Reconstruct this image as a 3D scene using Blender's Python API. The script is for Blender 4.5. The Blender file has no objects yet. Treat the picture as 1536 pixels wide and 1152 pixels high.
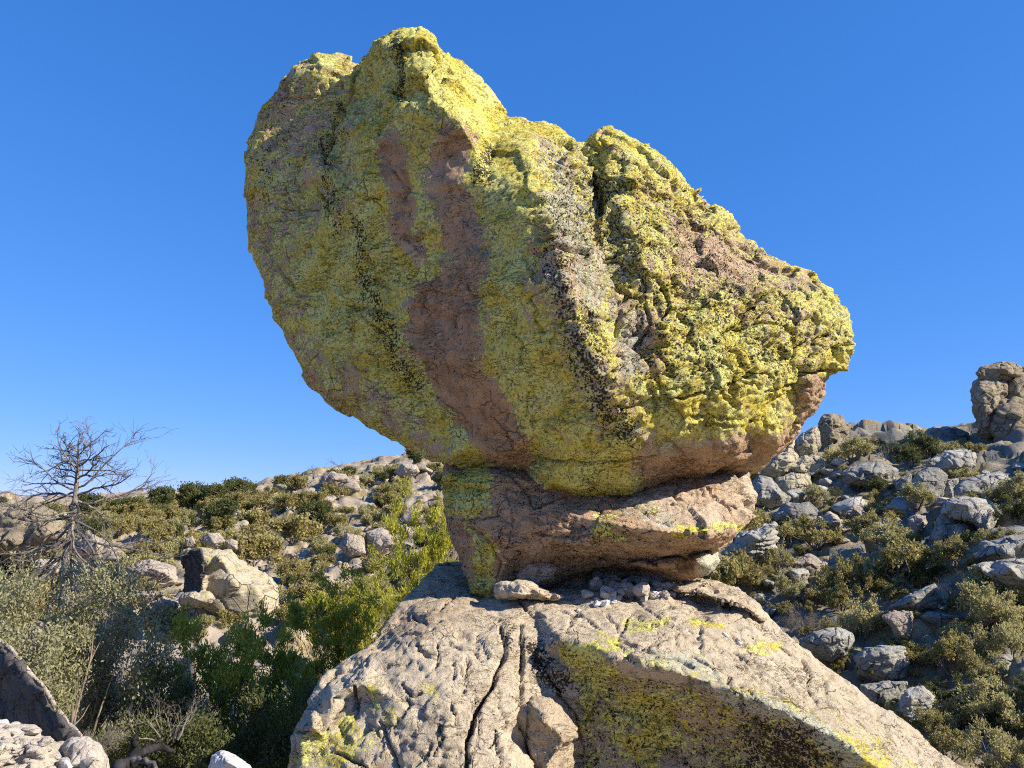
import bpy, bmesh, math, random
import numpy as np
from mathutils import Vector
from mathutils.geometry import delaunay_2d_cdt

rng = np.random.RandomState(7)
random.seed(7)
scene = bpy.context.scene
col = scene.collection

# ------------------------------------------------------------------ camera
F, CU, CV = 1160.0, 768.0, 576.0          # focal length and centre, in photo pixels (1536 wide)
HORIZON = 780.0
PITCH = math.atan((HORIZON - CV) / F)
cam_data = bpy.data.cameras.new('camera')
cam_data.sensor_width = 36.0
cam_data.lens = F / 1536.0 * 36.0
cam_data.clip_end = 8000.0
cam_data.clip_start = 0.05
cam = bpy.data.objects.new('camera', cam_data)
cam.location = (0, 0, 0)
cam.rotation_euler = (math.pi / 2 + PITCH, 0, 0)
col.objects.link(cam)
scene.camera = cam

# ------------------------------------------------------------------ light
SUN_ELEV = math.radians(33.0)
SUN_AZ = math.radians(110.0)               # clockwise from +Y (the view direction)
SUN = np.array([math.cos(SUN_ELEV) * math.sin(SUN_AZ), math.cos(SUN_ELEV) * math.cos(SUN_AZ), math.sin(SUN_ELEV)])
world = bpy.data.worlds.new('World')
scene.world = world
world.use_nodes = True
wn = world.node_tree
wn.nodes.clear()
w_out = wn.nodes.new('ShaderNodeOutputWorld')
w_bg = wn.nodes.new('ShaderNodeBackground')
w_sky = wn.nodes.new('ShaderNodeTexSky')
w_sky.sky_type = 'NISHITA'
w_sky.sun_disc = False
w_sky.sun_elevation = SUN_ELEV
w_sky.sun_rotation = SUN_AZ
w_sky.altitude = 3000.0
w_sky.air_density = 1.0
w_sky.dust_density = 0.0
w_sky.ozone_density = 10.0
w_bg.inputs['Strength'].default_value = 0.112
# the clear dry air of the place: a deep saturated blue, flatter than the model's towards the zenith
w_sep = wn.nodes.new('ShaderNodeSeparateColor')
w_com = wn.nodes.new('ShaderNodeCombineColor')
wn.links.new(w_sky.outputs[0], w_sep.inputs[0])
for i, (gain, power) in enumerate(((0.64, 1.02), (1.02, 0.60), (2.05, 0.44))):
    w_p = wn.nodes.new('ShaderNodeMath'); w_p.operation = 'POWER'; w_p.inputs[1].default_value = power
    w_m = wn.nodes.new('ShaderNodeMath'); w_m.operation = 'MULTIPLY'; w_m.inputs[1].default_value = gain
    wn.links.new(w_sep.outputs[i], w_p.inputs[0]); wn.links.new(w_p.outputs[0], w_m.inputs[0]); wn.links.new(w_m.outputs[0], w_com.inputs[i])
wn.links.new(w_com.outputs[0], w_bg.inputs[0])
wn.links.new(w_bg.outputs[0], w_out.inputs[0])
sun_data = bpy.data.lights.new('sun', 'SUN')
sun_data.energy = 4.3
sun_data.angle = math.radians(0.5)
sun_data.color = (1.0, 0.91, 0.765)
sun = bpy.data.objects.new('sun', sun_data)
sun.rotation_euler = Vector((-SUN[0], -SUN[1], -SUN[2])).to_track_quat('-Z', 'Y').to_euler()
col.objects.link(sun)
scene.view_settings.view_transform = 'Standard'
scene.view_settings.look = 'None'
scene.view_settings.gamma = 1.0
scene.view_settings.exposure = 1.1
scene.view_settings.use_curve_mapping = False
scene.render.engine = 'CYCLES'
scene.cycles.use_denoising = False
scene.cycles.filter_width = 1.1
scene.cycles.max_bounces = 10
scene.cycles.diffuse_bounces = 6

# ------------------------------------------------------------------ helpers: space
CP, SP = math.cos(PITCH), math.sin(PITCH)

def P(u, v, D):
    """the point of the place seen at photo pixel (u, v), D metres ahead"""
    r = (u - CU) / F
    up = (CV - v) / F
    fy = CP - up * SP
    fz = SP + up * CP
    s = D / fy
    return np.array([r * s, D, fz * s])

def project(V):
    fwd = V[:, 1] * CP + V[:, 2] * SP
    up = -V[:, 1] * SP + V[:, 2] * CP
    fwd = np.maximum(fwd, 1e-3)
    return CU + F * V[:, 0] / fwd, CV - F * up / fwd

def sstep(a, b, x):
    t = np.clip((x - a) / (b - a), 0, 1)
    return t * t * (3 - 2 * t)

# ------------------------------------------------------------------ helpers: noise
_perm = np.random.RandomState(3).permutation(256).astype(np.int64)
_perm = np.concatenate([_perm, _perm, _perm])
_g = np.array([[1,1,0],[-1,1,0],[1,-1,0],[-1,-1,0],[1,0,1],[-1,0,1],[1,0,-1],[-1,0,-1],
               [0,1,1],[0,-1,1],[0,1,-1],[0,-1,-1],[1,1,0],[-1,1,0],[0,-1,1],[0,-1,-1]], float)

def _hash(i, j, k):
    return _perm[_perm[_perm[i & 255] + (j & 255)] + (k & 255)]

def perlin(Q):
    Pi = np.floor(Q).astype(np.int64)
    f = Q - Pi
    w = f * f * f * (f * (f * 6 - 15) + 10)
    res = 0.0
    for dx in (0, 1):
        wx = w[:, 0] if dx else 1 - w[:, 0]
        for dy in (0, 1):
            wy = w[:, 1] if dy else 1 - w[:, 1]
            for dz in (0, 1):
                wz = w[:, 2] if dz else 1 - w[:, 2]
                g = _g[_hash(Pi[:, 0] + dx, Pi[:, 1] + dy, Pi[:, 2] + dz) & 15]
                d = g[:, 0] * (f[:, 0] - dx) + g[:, 1] * (f[:, 1] - dy) + g[:, 2] * (f[:, 2] - dz)
                res = res + wx * wy * wz * d
    return res

def fbm(Q, octv=4, gain=0.5, lac=2.03):
    a, s, t = 1.0, 0.0, 0.0
    Q = Q.copy()
    for o in range(octv):
        s = s + a * perlin(Q + 17.3 * o)
        t += a
        a *= gain
        Q = Q * lac
    return s / t * 1.4

_jit = np.random.RandomState(11).rand(256, 3)

def worley(Q):
    """F1, F2 and a random value per cell"""
    Pi = np.floor(Q).astype(np.int64)
    n = len(Q)
    F1 = np.full(n, 9.0); F2 = np.full(n, 9.0); cid = np.zeros(n)
    for dx in (-1, 0, 1):
        for dy in (-1, 0, 1):
            for dz in (-1, 0, 1):
                C = Pi + (dx, dy, dz)
                h = _hash(C[:, 0], C[:, 1], C[:, 2])
                d = C + _jit[h] - Q
                d = np.sqrt((d * d).sum(1))
                near = d < F1
                F2 = np.where(near, F1, np.minimum(F2, d))
                cid = np.where(near, _jit[(h * 7 + 3) & 255, 0], cid)
                F1 = np.where(near, d, F1)
    return F1, F2, cid

_tilt = np.random.RandomState(23).randn(256, 3)
_tilt /= np.linalg.norm(_tilt, axis=1)[:, None]

def chips(Q):
    """broken faces: every cell is a plane with its own tilt and height; also the distance to the cell's rim"""
    Pi = np.floor(Q).astype(np.int64)
    n = len(Q)
    F1 = np.full(n, 9.0); F2 = np.full(n, 9.0); hh = np.zeros(n)
    for dx in (-1, 0, 1):
        for dy in (-1, 0, 1):
            for dz in (-1, 0, 1):
                C = Pi + (dx, dy, dz)
                h = _hash(C[:, 0], C[:, 1], C[:, 2])
                D = Q - (C + _jit[h])
                d = np.sqrt((D * D).sum(1))
                near = d < F1
                F2 = np.where(near, F1, np.minimum(F2, d))
                val = (D * _tilt[(h * 5 + 1) & 255]).sum(1) + (_jit[(h * 7 + 3) & 255, 0] - 0.5) * 0.5
                hh = np.where(near, val, hh)
                F1 = np.where(near, d, F1)
    return hh, F2 - F1

# ------------------------------------------------------------------ helpers: objects
def tag(o, label=None, cat=None, group=None, kind=None):
    if label: o['label'] = label
    if cat:
        o['category'] = cat
        o['kind'] = 'thing'
    if group: o['group'] = group
    if kind: o['kind'] = kind
    return o

def empty(name, loc):
    o = bpy.data.objects.new(name, None)
    o.empty_display_size = 0.1
    o.location = loc
    col.objects.link(o)
    return o

def link_mesh(name, me, mat=None, parent=None):
    o = bpy.data.objects.new(name, me)
    col.objects.link(o)
    if mat is not None and len(me.materials) == 0:
        me.materials.append(mat)
    if parent is not None:
        o.parent = parent
    return o

def mesh_np(name, V, faces, smooth=True):
    """faces: list of (k, n) index arrays"""
    me = bpy.data.meshes.new(name)
    V = np.asarray(V, np.float32)
    me.vertices.add(len(V))
    me.vertices.foreach_set('co', V.ravel())
    loops, starts, tot = [], [], 0
    for fa in faces:
        fa = np.asarray(fa, np.int32)
        if len(fa) == 0: continue
        loops.append(fa.ravel())
        starts.append(tot + np.arange(len(fa)) * fa.shape[1])
        tot += fa.size
    loops = np.concatenate(loops); starts = np.concatenate(starts)
    me.loops.add(len(loops))
    me.loops.foreach_set('vertex_index', loops)
    me.polygons.add(len(starts))
    me.polygons.foreach_set('loop_start', starts.astype(np.int32))
    me.update(calc_edges=True)
    if smooth:
        me.polygons.foreach_set('use_smooth', np.ones(len(starts), bool))
    me.validate()
    return me

def get_co(me):
    V = np.empty(len(me.vertices) * 3, np.float32)
    me.vertices.foreach_get('co', V)
    return V.reshape(-1, 3).astype(float)

def set_co(me, V):
    me.vertices.foreach_set('co', V.astype(np.float32).ravel())
    me.update()

def normals(me):
    N = np.empty(len(me.vertices) * 3, np.float32)
    me.vertex_normals.foreach_get('vector', N)
    return N.reshape(-1, 3).astype(float)

def set_attr(me, name, val):
    a = me.attributes.get(name) or me.attributes.new(name, 'FLOAT', 'POINT')
    a.data.foreach_set('value', np.asarray(val, np.float32))

def laplace(me, V, it, k=0.5):
    E = np.empty(len(me.edges) * 2, np.int32)
    me.edges.foreach_get('vertices', E)
    E = E.reshape(-1, 2)
    n = len(V)
    deg = np.maximum(np.bincount(E.ravel(), minlength=n), 1)
    for _ in range(it):
        A = np.empty_like(V)
        for c in range(3):
            A[:, c] = (np.bincount(E[:, 0], V[E[:, 1], c], n) + np.bincount(E[:, 1], V[E[:, 0], c], n)) / deg
        V = V + k * (A - V)
    return V

def voxel(me, size):
    o = bpy.data.objects.new('tmp', me)
    col.objects.link(o)
    m = o.modifiers.new('r', 'REMESH')
    m.mode = 'VOXEL'
    m.voxel_size = size
    dg = bpy.context.evaluated_depsgraph_get()
    out = bpy.data.meshes.new_from_object(o.evaluated_get(dg))
    bpy.data.objects.remove(o)
    bpy.data.meshes.remove(me)
    out.polygons.foreach_set('use_smooth', np.ones(len(out.polygons), bool))
    return out

def in_poly(pt, poly):
    x, y = pt
    c = False
    j = len(poly) - 1
    for i in range(len(poly)):
        xi, yi = poly[i]; xj, yj = poly[j]
        if (yi > y) != (yj > y) and x < (xj - xi) * (y - yi) / (yj - yi) + xi:
            c = not c
        j = i
    return c

def seg_dist(u, v, pts):
    """distance in photo pixels of points (u, v) to a polyline"""
    d = np.full(len(u), 1e9)
    for (x0, y0), (x1, y1) in zip(pts[:-1], pts[1:]):
        L = (x1 - x0) ** 2 + (y1 - y0) ** 2 + 1e-9
        t = np.clip(((u - x0) * (x1 - x0) + (v - y0) * (y1 - y0)) / L, 0, 1)
        d = np.minimum(d, np.hypot(u - x0 - t * (x1 - x0), v - y0 - t * (y1 - y0)))
    return d

def poly_mask(u, v, poly, soft):
    """1 inside, falling to 0 over soft pixels outside"""
    ins = np.zeros(len(u), bool)
    j = len(poly) - 1
    for i in range(len(poly)):
        xi, yi = poly[i]; xj, yj = poly[j]
        if yi != yj:
            ins ^= ((yi > v) != (yj > v)) & (u < (xj - xi) * (v - yi) / (yj - yi) + xi)
        j = i
    d = seg_dist(u, v, list(poly) + [poly[0]])
    sd = np.where(ins, -d, d)
    return 1 - sstep(-soft, soft, sd)

def closed_from_points(name, ring, front, back, inset=(14, 0.3, 0.3)):
    """a closed low mesh: a ring of (u,v,D) where the rock turns away, points on its near side and on its far side"""
    ring2 = [(p[0], p[1]) for p in ring]
    c = np.mean(np.array(ring2), 0)
    n = len(ring)
    area = sum(ring2[i][0] * ring2[(i + 1) % n][1] - ring2[(i + 1) % n][0] * ring2[i][1] for i in range(n))
    sg = 1 if area > 0 else -1
    ins = []
    if inset:
        for i in range(n):
            a = np.array(ring2[i - 1]); b = np.array(ring2[(i + 1) % n])
            t = b - a; t = t / (np.linalg.norm(t) + 1e-9)
            nrm = np.array([-t[1], t[0]]) * sg
            q = np.array(ring2[i]) + nrm * inset[0]
            if in_poly(q, ring2) and min(np.hypot(q[0] - r[0], q[1] - r[1]) for r in ring2) > inset[0] * 0.6:
                ins.append((q[0], q[1], ring[i][2]))
    verts = [P(*p) for p in ring]
    tris = []
    for side, (pts, dd) in enumerate(((front, -1), (back, 1))):
        allp = list(pts)
        if inset:
            for q in ins:
                if all(np.hypot(q[0] - p[0], q[1] - p[1]) > inset[0] * 1.1 for p in allp):
                    allp.append((q[0], q[1], q[2] + dd * (inset[1] if dd < 0 else inset[2])))
        allp = [p for p in allp if in_poly(p[:2], ring2)]
        base = len(verts)
        verts += [P(*p) for p in allp]
        co2 = [Vector(p) for p in ring2] + [Vector(p[:2]) for p in allp]
        edges = [(i, (i + 1) % n) for i in range(n)]
        ov, oe, of, ovi, oei, ofi = delaunay_2d_cdt(co2, edges, [], 1, 1e-6)
        idx = [o[0] if o else 0 for o in ovi]
        for f in of:
            g = [idx[k] for k in f]
            g = [k if k < n else base + k - n for k in g]
            if len(set(g)) == 3:
                tris.append(tuple(g if side == 0 else g[::-1]))
    me = bpy.data.meshes.new(name)
    me.from_pydata([tuple(v) for v in verts], [], tris)
    bm = bmesh.new(); bm.from_mesh(me)
    bmesh.ops.recalc_face_normals(bm, faces=bm.faces)
    bm.to_mesh(me); bm.free()
    return me

# ------------------------------------------------------------------ helpers: materials
class G:
    """a little node writer"""
    def __init__(self, name, disp=False):
        self.m = bpy.data.materials.new(name)
        self.m.use_nodes = True
        self.t = self.m.node_tree
        self.t.nodes.clear()
    def n(self, typ, props=None, **inp):
        nd = self.t.nodes.new(typ)
        for k, v in (props or {}).items(): setattr(nd, k, v)
        for k, v in inp.items():
            key = int(k[1:]) if k[0] == '_' and k[1:].isdigit() else k.replace('_', ' ')
            s = nd.inputs[key]
            if isinstance(v, bpy.types.NodeSocket): self.t.links.new(v, s)
            else: s.default_value = v
        return nd
    def attr(self, name): return self.n('ShaderNodeAttribute', {'attribute_name': name}).outputs['Fac']
    def math(self, op, a, b=0.0, c=0.0, clamp=False):
        return self.n('ShaderNodeMath', {'operation': op, 'use_clamp': clamp}, _0=a, _1=b, _2=c).outputs[0]
    def noise(self, vec, scale, detail=5.0, rough=0.55, dist=0.0):
        return self.n('ShaderNodeTexNoise', None, Vector=vec, Scale=scale, Detail=detail, Roughness=rough, Distortion=dist).outputs[0]
    def voro(self, vec, scale, feature='F1', rnd=1.0):
        return self.n('ShaderNodeTexVoronoi', {'feature': feature}, Vector=vec, Scale=scale, Randomness=rnd).outputs['Distance']
    def step(self, x, a, b):
        return self.n('ShaderNodeMapRange', {'interpolation_type': 'SMOOTHSTEP'}, _0=x, _1=a, _2=b, _3=0.0, _4=1.0).outputs[0]
    def mix(self, f, a, b, blend='MIX'):
        nd = self.n('ShaderNodeMix', {'data_type': 'RGBA', 'blend_type': blend})
        for i, v in ((0, f), (6, a), (7, b)):
            if isinstance(v, bpy.types.NodeSocket): self.t.links.new(v, nd.inputs[i])
            else: nd.inputs[i].default_value = v if i == 0 else (*v, 1.0)
        return nd.outputs[2]
    def scale3(self, vec, s):
        return self.n('ShaderNodeMapping', None, Vector=vec, Scale=s).outputs[0]
    def facets(self, vec, scale):
        """height of small broken faces, each tilted its own way"""
        v = self.n('ShaderNodeTexVoronoi', None, Vector=vec, Scale=scale)
        d = self.n('ShaderNodeVectorMath', {'operation': 'SUBTRACT'}, _0=vec, _1=v.outputs['Position']).outputs[0]
        t = self.n('ShaderNodeVectorMath', {'operation': 'SUBTRACT'}, _0=v.outputs['Color'], _1=(0.5, 0.5, 0.5)).outputs[0]
        return self.math('MULTIPLY', self.n('ShaderNodeVectorMath', {'operation': 'DOT_PRODUCT'}, _0=d, _1=t).outputs['Value'], scale)
    def warp(self, vec, scale, amt, detail=4.0):
        nz = self.n('ShaderNodeTexNoise', None, Vector=vec, Scale=scale, Detail=detail)
        d = self.n('ShaderNodeVectorMath', {'operation': 'SUBTRACT'}, _0=nz.outputs['Color'], _1=(0.5, 0.5, 0.5)).outputs[0]
        d = self.n('ShaderNodeVectorMath', {'operation': 'SCALE'}, _0=d, Scale=amt).outputs[0]
        return self.n('ShaderNodeVectorMath', {'operation': 'ADD'}, _0=vec, _1=d).outputs[0]
    def cracks(self, vec, scale, width):
        e = self.voro(vec, scale, 'DISTANCE_TO_EDGE')
        return self.step(e, width, 0.0)
    def bump(self, h, strength, dist, normal=None):
        nd = self.n('ShaderNodeBump', None, Height=h, Strength=strength, Distance=dist)
        if normal is not None: self.t.links.new(normal, nd.inputs['Normal'])
        return nd.outputs[0]
    def out(self, shader):
        o = self.n('ShaderNodeOutputMaterial')
        self.t.links.new(shader, o.inputs['Surface'])
        return self.m
    def principled(self, color, rough=0.9, normal=None, spec=0.15):
        nd = self.n('ShaderNodeBsdfPrincipled', None, Roughness=rough)
        nd.inputs['Specular IOR Level'].default_value = spec
        if isinstance(color, bpy.types.NodeSocket): self.t.links.new(color, nd.inputs['Base Color'])
        else: nd.inputs['Base Color'].default_value = (*color, 1)
        if normal is not None: self.t.links.new(normal, nd.inputs['Normal'])
        return nd.outputs[0]
# ------------------------------------------------------------------ materials
def hero_rock_material(name, pale, tan, brown, yellow_a, yellow_b):
    """weathered rhyolite under crustose lichen; the attributes say where each crust grows"""
    g = G(name)
    co = g.n('ShaderNodeTexCoord').outputs['Object']
    lich, brn, grey, dark = g.attr('lichen'), g.attr('brown'), g.attr('grey'), g.attr('dark')
    big = g.noise(co, 1.1, 5, 0.6)
    mid = g.noise(co, 6.0, 7, 0.62)
    fine = g.noise(co, 30.0, 8, 0.70)
    grain = g.noise(co, 130.0, 4, 0.7)
    c = g.mix(g.step(big, 0.35, 0.65), tan, pale)
    c = g.mix(g.math('MULTIPLY', g.step(mid, 0.5, 0.72), 0.55), c, brown)
    c = g.mix(brn, c, g.mix(g.step(mid, 0.35, 0.7), brown, tuple(0.62 * x for x in brown)))
    c = g.mix(g.math('MULTIPLY', g.step(grain, 0.52, 0.72), 0.5), c, (0.60, 0.52, 0.42))
    c = g.mix(g.math('MULTIPLY', g.step(grain, 0.46, 0.33), 0.6), c, (0.12, 0.085, 0.06))
    def cover(parts, attr, gain, off):
        q = g.math('MULTIPLY_ADD', attr, gain, -0.5 * gain + off)
        for nz, k in parts: q = g.math('ADD', q, g.math('MULTIPLY_ADD', nz, k, -0.5 * k))
        return q
    # yellow crust: patches with ragged rims, broken by specks
    q = cover(((mid, 1.0), (fine, 1.5), (big, 0.5)), lich, 0.80, 0.0)
    ym = g.step(q, -0.01, 0.025)
    yc = g.mix(g.step(g.noise(co, 3.2, 4, 0.6), 0.35, 0.65), yellow_a, yellow_b)
    yc = g.mix(g.math('MULTIPLY', g.step(fine, 0.50, 0.66), 0.6), yc, tuple(min(1, 1.18 * x + 0.02) for x in yellow_b))
    yc = g.mix(g.math('MULTIPLY', g.step(fine, 0.47, 0.41), 0.85), yc, (0.17, 0.115, 0.04))
    c = g.mix(g.math('MULTIPLY', ym, 0.93), c, yc)
    # pale grey crust
    gm = g.step(cover(((fine, 1.3), (g.noise(co, 13.0, 6, 0.65), 1.0)), grey, 0.75, -0.02), 0.0, 0.08)
    c = g.mix(g.math('MULTIPLY', gm, 0.9), c, g.mix(g.step(grain, 0.4, 0.6), (0.36, 0.355, 0.25), (0.60, 0.59, 0.48)))
    # dark specks and black crust
    sp = g.noise(co, 40.0, 5, 0.62, 0.4)
    dm = g.step(cover(((sp, 1.7), (g.noise(co, 9.0, 5, 0.6), 0.7)), dark, 0.65, -0.085), 0.0, 0.03)
    c = g.mix(g.math('MULTIPLY', dm, 0.95), c, (0.028, 0.022, 0.016))
    # broken faces, hair cracks and slanting fissures
    wv = g.warp(co, 3.0, 0.22)
    wv2 = g.warp(co, 9.0, 0.06)
    f1 = g.facets(wv2, 9.0); f2 = g.facets(wv2, 24.0)
    ck = g.math('MULTIPLY', g.cracks(wv, 2.4, 0.022), g.step(g.noise(co, 1.7, 3, 0.6), 0.52, 0.66))
    ck2 = g.math('MULTIPLY', g.cracks(g.warp(co, 7.0, 0.10), 7.5, 0.04), g.step(g.noise(co, 3.1, 3, 0.6), 0.54, 0.68))
    sl = g.noise(g.n('ShaderNodeMapping', None, Vector=wv, Rotation=(0.25, 0.55, 0.2), Scale=(2.0, 2.0, 15.0)).outputs[0], 1.5, 6, 0.65)
    fs = g.math('MULTIPLY', g.step(g.math('ABSOLUTE', g.math('SUBTRACT', sl, 0.5)), 0.016, 0.0), g.step(g.noise(co, 2.3, 3, 0.6), 0.46, 0.60))
    seam = g.math('MAXIMUM', g.math('MAXIMUM', ck, ck2), fs)
    c = g.mix(g.math('MULTIPLY', seam, 0.75), c, (0.075, 0.055, 0.04))
    h = g.math('MULTIPLY_ADD', mid, 0.5, g.math('MULTIPLY', fine, 0.75))
    h = g.math('ADD', h, g.math('MULTIPLY', grain, 0.22))
    h = g.math('ADD', h, g.math('MULTIPLY_ADD', f1, 0.75, g.math('MULTIPLY', f2, 0.32)))
    h = g.math('ADD', h, g.math('MULTIPLY', ym, 0.12))
    h = g.math('ADD', h, g.math('MULTIPLY', dm, -0.25))
    h = g.math('ADD', h, g.math('MULTIPLY', seam, -0.8))
    nb = g.bump(h, 0.85, 0.05)
    return g.out(g.principled(c, 0.92, nb, 0.1))

def far_rock_material(name, a, b, stain, lichen_col, lichen_amt, dark_amt=0.5, s=1.0):
    """rock seen from farther off; every rock takes its own tone"""
    g = G(name)
    geo = g.n('ShaderNodeNewGeometry').outputs['Position']
    oi = g.n('ShaderNodeObjectInfo').outputs['Random']
    co = g.n('ShaderNodeVectorMath', {'operation': 'ADD'}, _0=geo).outputs[0]
    big = g.noise(co, 0.9 * s, 5, 0.6)
    mid = g.noise(co, 4.5 * s, 7, 0.65)
    fine = g.noise(co, 22.0 * s, 6, 0.7)
    lam = g.noise(g.scale3(co, (1.2, 1.2, 9.0)), 1.6 * s, 6, 0.62, 0.4)
    c = g.mix(g.step(g.math('MULTIPLY_ADD', oi, 0.35, g.math('MULTIPLY', big, 0.8)), 0.38, 0.72), a, b)
    c = g.mix(g.math('MULTIPLY', g.step(mid, 0.52, 0.72), 0.6), c, stain)
    c = g.mix(g.math('MULTIPLY', g.step(lam, 0.56, 0.68), 0.5), c, tuple(0.6 * x for x in stain))
    lq = g.math('ADD', g.math('MULTIPLY_ADD', mid, 0.5, g.math('MULTIPLY', fine, 0.5)), lichen_amt - 0.5)
    c = g.mix(g.math('MULTIPLY', g.step(g.math('ADD', lq, g.math('MULTIPLY', big, 0.25)), 0.60, 0.70), 0.85), c, lichen_col)
    c = g.mix(g.math('MULTIPLY', g.step(fine, 0.57, 0.68), dark_amt), c, (0.06, 0.055, 0.05))
    wv = g.warp(co, 2.0 * s, 0.25 / s)
    ck = g.math('MULTIPLY', g.cracks(wv, 1.6 * s, 0.03), g.step(g.noise(co, 1.1 * s, 3, 0.6), 0.44, 0.58))
    c = g.mix(g.math('MULTIPLY', ck, 0.7), c, (0.07, 0.06, 0.05))
    h = g.math('MULTIPLY_ADD', mid, 0.6, g.math('MULTIPLY_ADD', fine, 0.5, g.math('MULTIPLY', lam, 0.5)))
    h = g.math('ADD', h, g.math('MULTIPLY_ADD', g.facets(wv, 5.0 * s), 0.6, g.math('MULTIPLY', ck, -0.8)))
    nb = g.bump(h, 1.0, 0.10 / s)
    return g.out(g.principled(c, 0.93, nb, 0.1))

def leaf_material(name, a, b, dry=None, trans=0.42, rough=0.6):
    g = G(name)
    t = g.attr('tint')
    oi = g.n('ShaderNodeObjectInfo').outputs['Random']
    c = g.mix(t, a, b)
    if dry: c = g.mix(g.math('MULTIPLY', g.step(g.attr('tint2'), 0.80, 0.86), 0.85), c, dry)
    c = g.mix(g.math('MULTIPLY', oi, 0.35), c, tuple(0.72 * x for x in a))
    p = g.principled(c, rough, None, 0.25)
    tr = g.n('ShaderNodeBsdfTranslucent')
    g.t.links.new(c, tr.inputs['Color'])
    mx = g.n('ShaderNodeMixShader', None, _0=trans)
    g.t.links.new(p, mx.inputs[1]); g.t.links.new(tr.outputs[0], mx.inputs[2])
    return g.out(mx.outputs[0])

def bark_material(name, a, b):
    g = G(name)
    co = g.n('ShaderNodeTexCoord').outputs['Object']
    n1 = g.noise(g.scale3(co, (6, 6, 1.2)), 3.0, 6, 0.65)
    n2 = g.noise(co, 2.2, 3, 0.6)
    c = g.mix(g.step(n1, 0.38, 0.62), a, b)
    c = g.mix(g.math('MULTIPLY', g.step(n2, 0.52, 0.60), 0.7), c, tuple(0.4 * x for x in a))
    return g.out(g.principled(c, 0.9, g.bump(n1, 0.6, 0.02), 0.1))

YA, YB = (0.61, 0.495, 0.06), (0.67, 0.675, 0.22)
M_BOULDER = hero_rock_material('boulder_rock', (0.60, 0.49, 0.365), (0.54, 0.40, 0.265), (0.50, 0.305, 0.17), YA, YB)
M_BASE = hero_rock_material('base_rock', (0.60, 0.51, 0.38), (0.53, 0.44, 0.31), (0.37, 0.26, 0.165), YA, YB)
M_PALE = far_rock_material('pale_hill_rock', (0.37, 0.305, 0.245), (0.45, 0.385, 0.315), (0.30, 0.24, 0.19), (0.42, 0.40, 0.24), 0.30, 0.45)
M_GREY = far_rock_material('grey_hill_rock', (0.24, 0.232, 0.205), (0.46, 0.44, 0.385), (0.20, 0.19, 0.17), (0.38, 0.39, 0.28), 0.36, 0.55)
M_YELLOW = far_rock_material('yellow_lichen_rock', (0.42, 0.37, 0.27), (0.48, 0.42, 0.32), (0.26, 0.20, 0.14), (0.46, 0.43, 0.15), 0.46, 0.55)
M_HOODOO = far_rock_material('hoodoo_rock', (0.27, 0.22, 0.155), (0.36, 0.30, 0.21), (0.18, 0.135, 0.09), (0.40, 0.37, 0.13), 0.42, 0.5)
M_NEAR = far_rock_material('near_pale_rock', (0.50, 0.43, 0.34), (0.58, 0.51, 0.42), (0.36, 0.29, 0.21), (0.45, 0.42, 0.22), 0.30, 0.35, 2.5)
M_PEBBLE = far_rock_material('loose_stone', (0.40, 0.355, 0.30), (0.50, 0.45, 0.38), (0.30, 0.25, 0.20), (0.40, 0.38, 0.24), 0.25, 0.3, 5.0)
M_WHITE = far_rock_material('white_stone', (0.68, 0.66, 0.62), (0.74, 0.72, 0.68), (0.5, 0.47, 0.42), (0.6, 0.58, 0.5), 0.2, 0.3, 4.0)
M_PAINTED_SHADE = far_rock_material('painted_shade_rock', (0.085, 0.078, 0.075), (0.12, 0.11, 0.10), (0.06, 0.055, 0.05), (0.16, 0.15, 0.12), 0.25, 0.4, 6.0)  # rock colour darkened to stand in for shade
M_LEAF_GREY = leaf_material('grey_green_leaf', (0.29, 0.285, 0.14), (0.48, 0.455, 0.275), (0.16, 0.12, 0.05))
M_LEAF_OLIVE = leaf_material('olive_leaf', (0.28, 0.25, 0.088), (0.49, 0.41, 0.16), (0.17, 0.11, 0.04))
M_LEAF_SAGE = leaf_material('sage_leaf', (0.39, 0.36, 0.155), (0.60, 0.54, 0.265), (0.20, 0.15, 0.07))
M_LEAF_DARK = leaf_material('dark_oak_leaf', (0.085, 0.105, 0.036), (0.18, 0.185, 0.062))
M_JUNIPER = leaf_material('juniper_spray', (0.22, 0.245, 0.035), (0.66, 0.61, 0.085), None, 0.4)
M_DRY = leaf_material('dry_twig_leaf', (0.20, 0.165, 0.12), (0.30, 0.26, 0.20), None, 0.2)
M_BARK = bark_material('shrub_bark', (0.16, 0.12, 0.09), (0.28, 0.23, 0.18))
M_DEAD = bark_material('dead_wood', (0.15, 0.125, 0.105), (0.29, 0.255, 0.215))
M_DARKLOG = bark_material('dark_log_wood', (0.022, 0.02, 0.022), (0.05, 0.046, 0.05))  # very dark wood tone for the fallen log
M_CHAR = bark_material('weathered_dark_wood', (0.085, 0.078, 0.074), (0.18, 0.168, 0.158))

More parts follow.
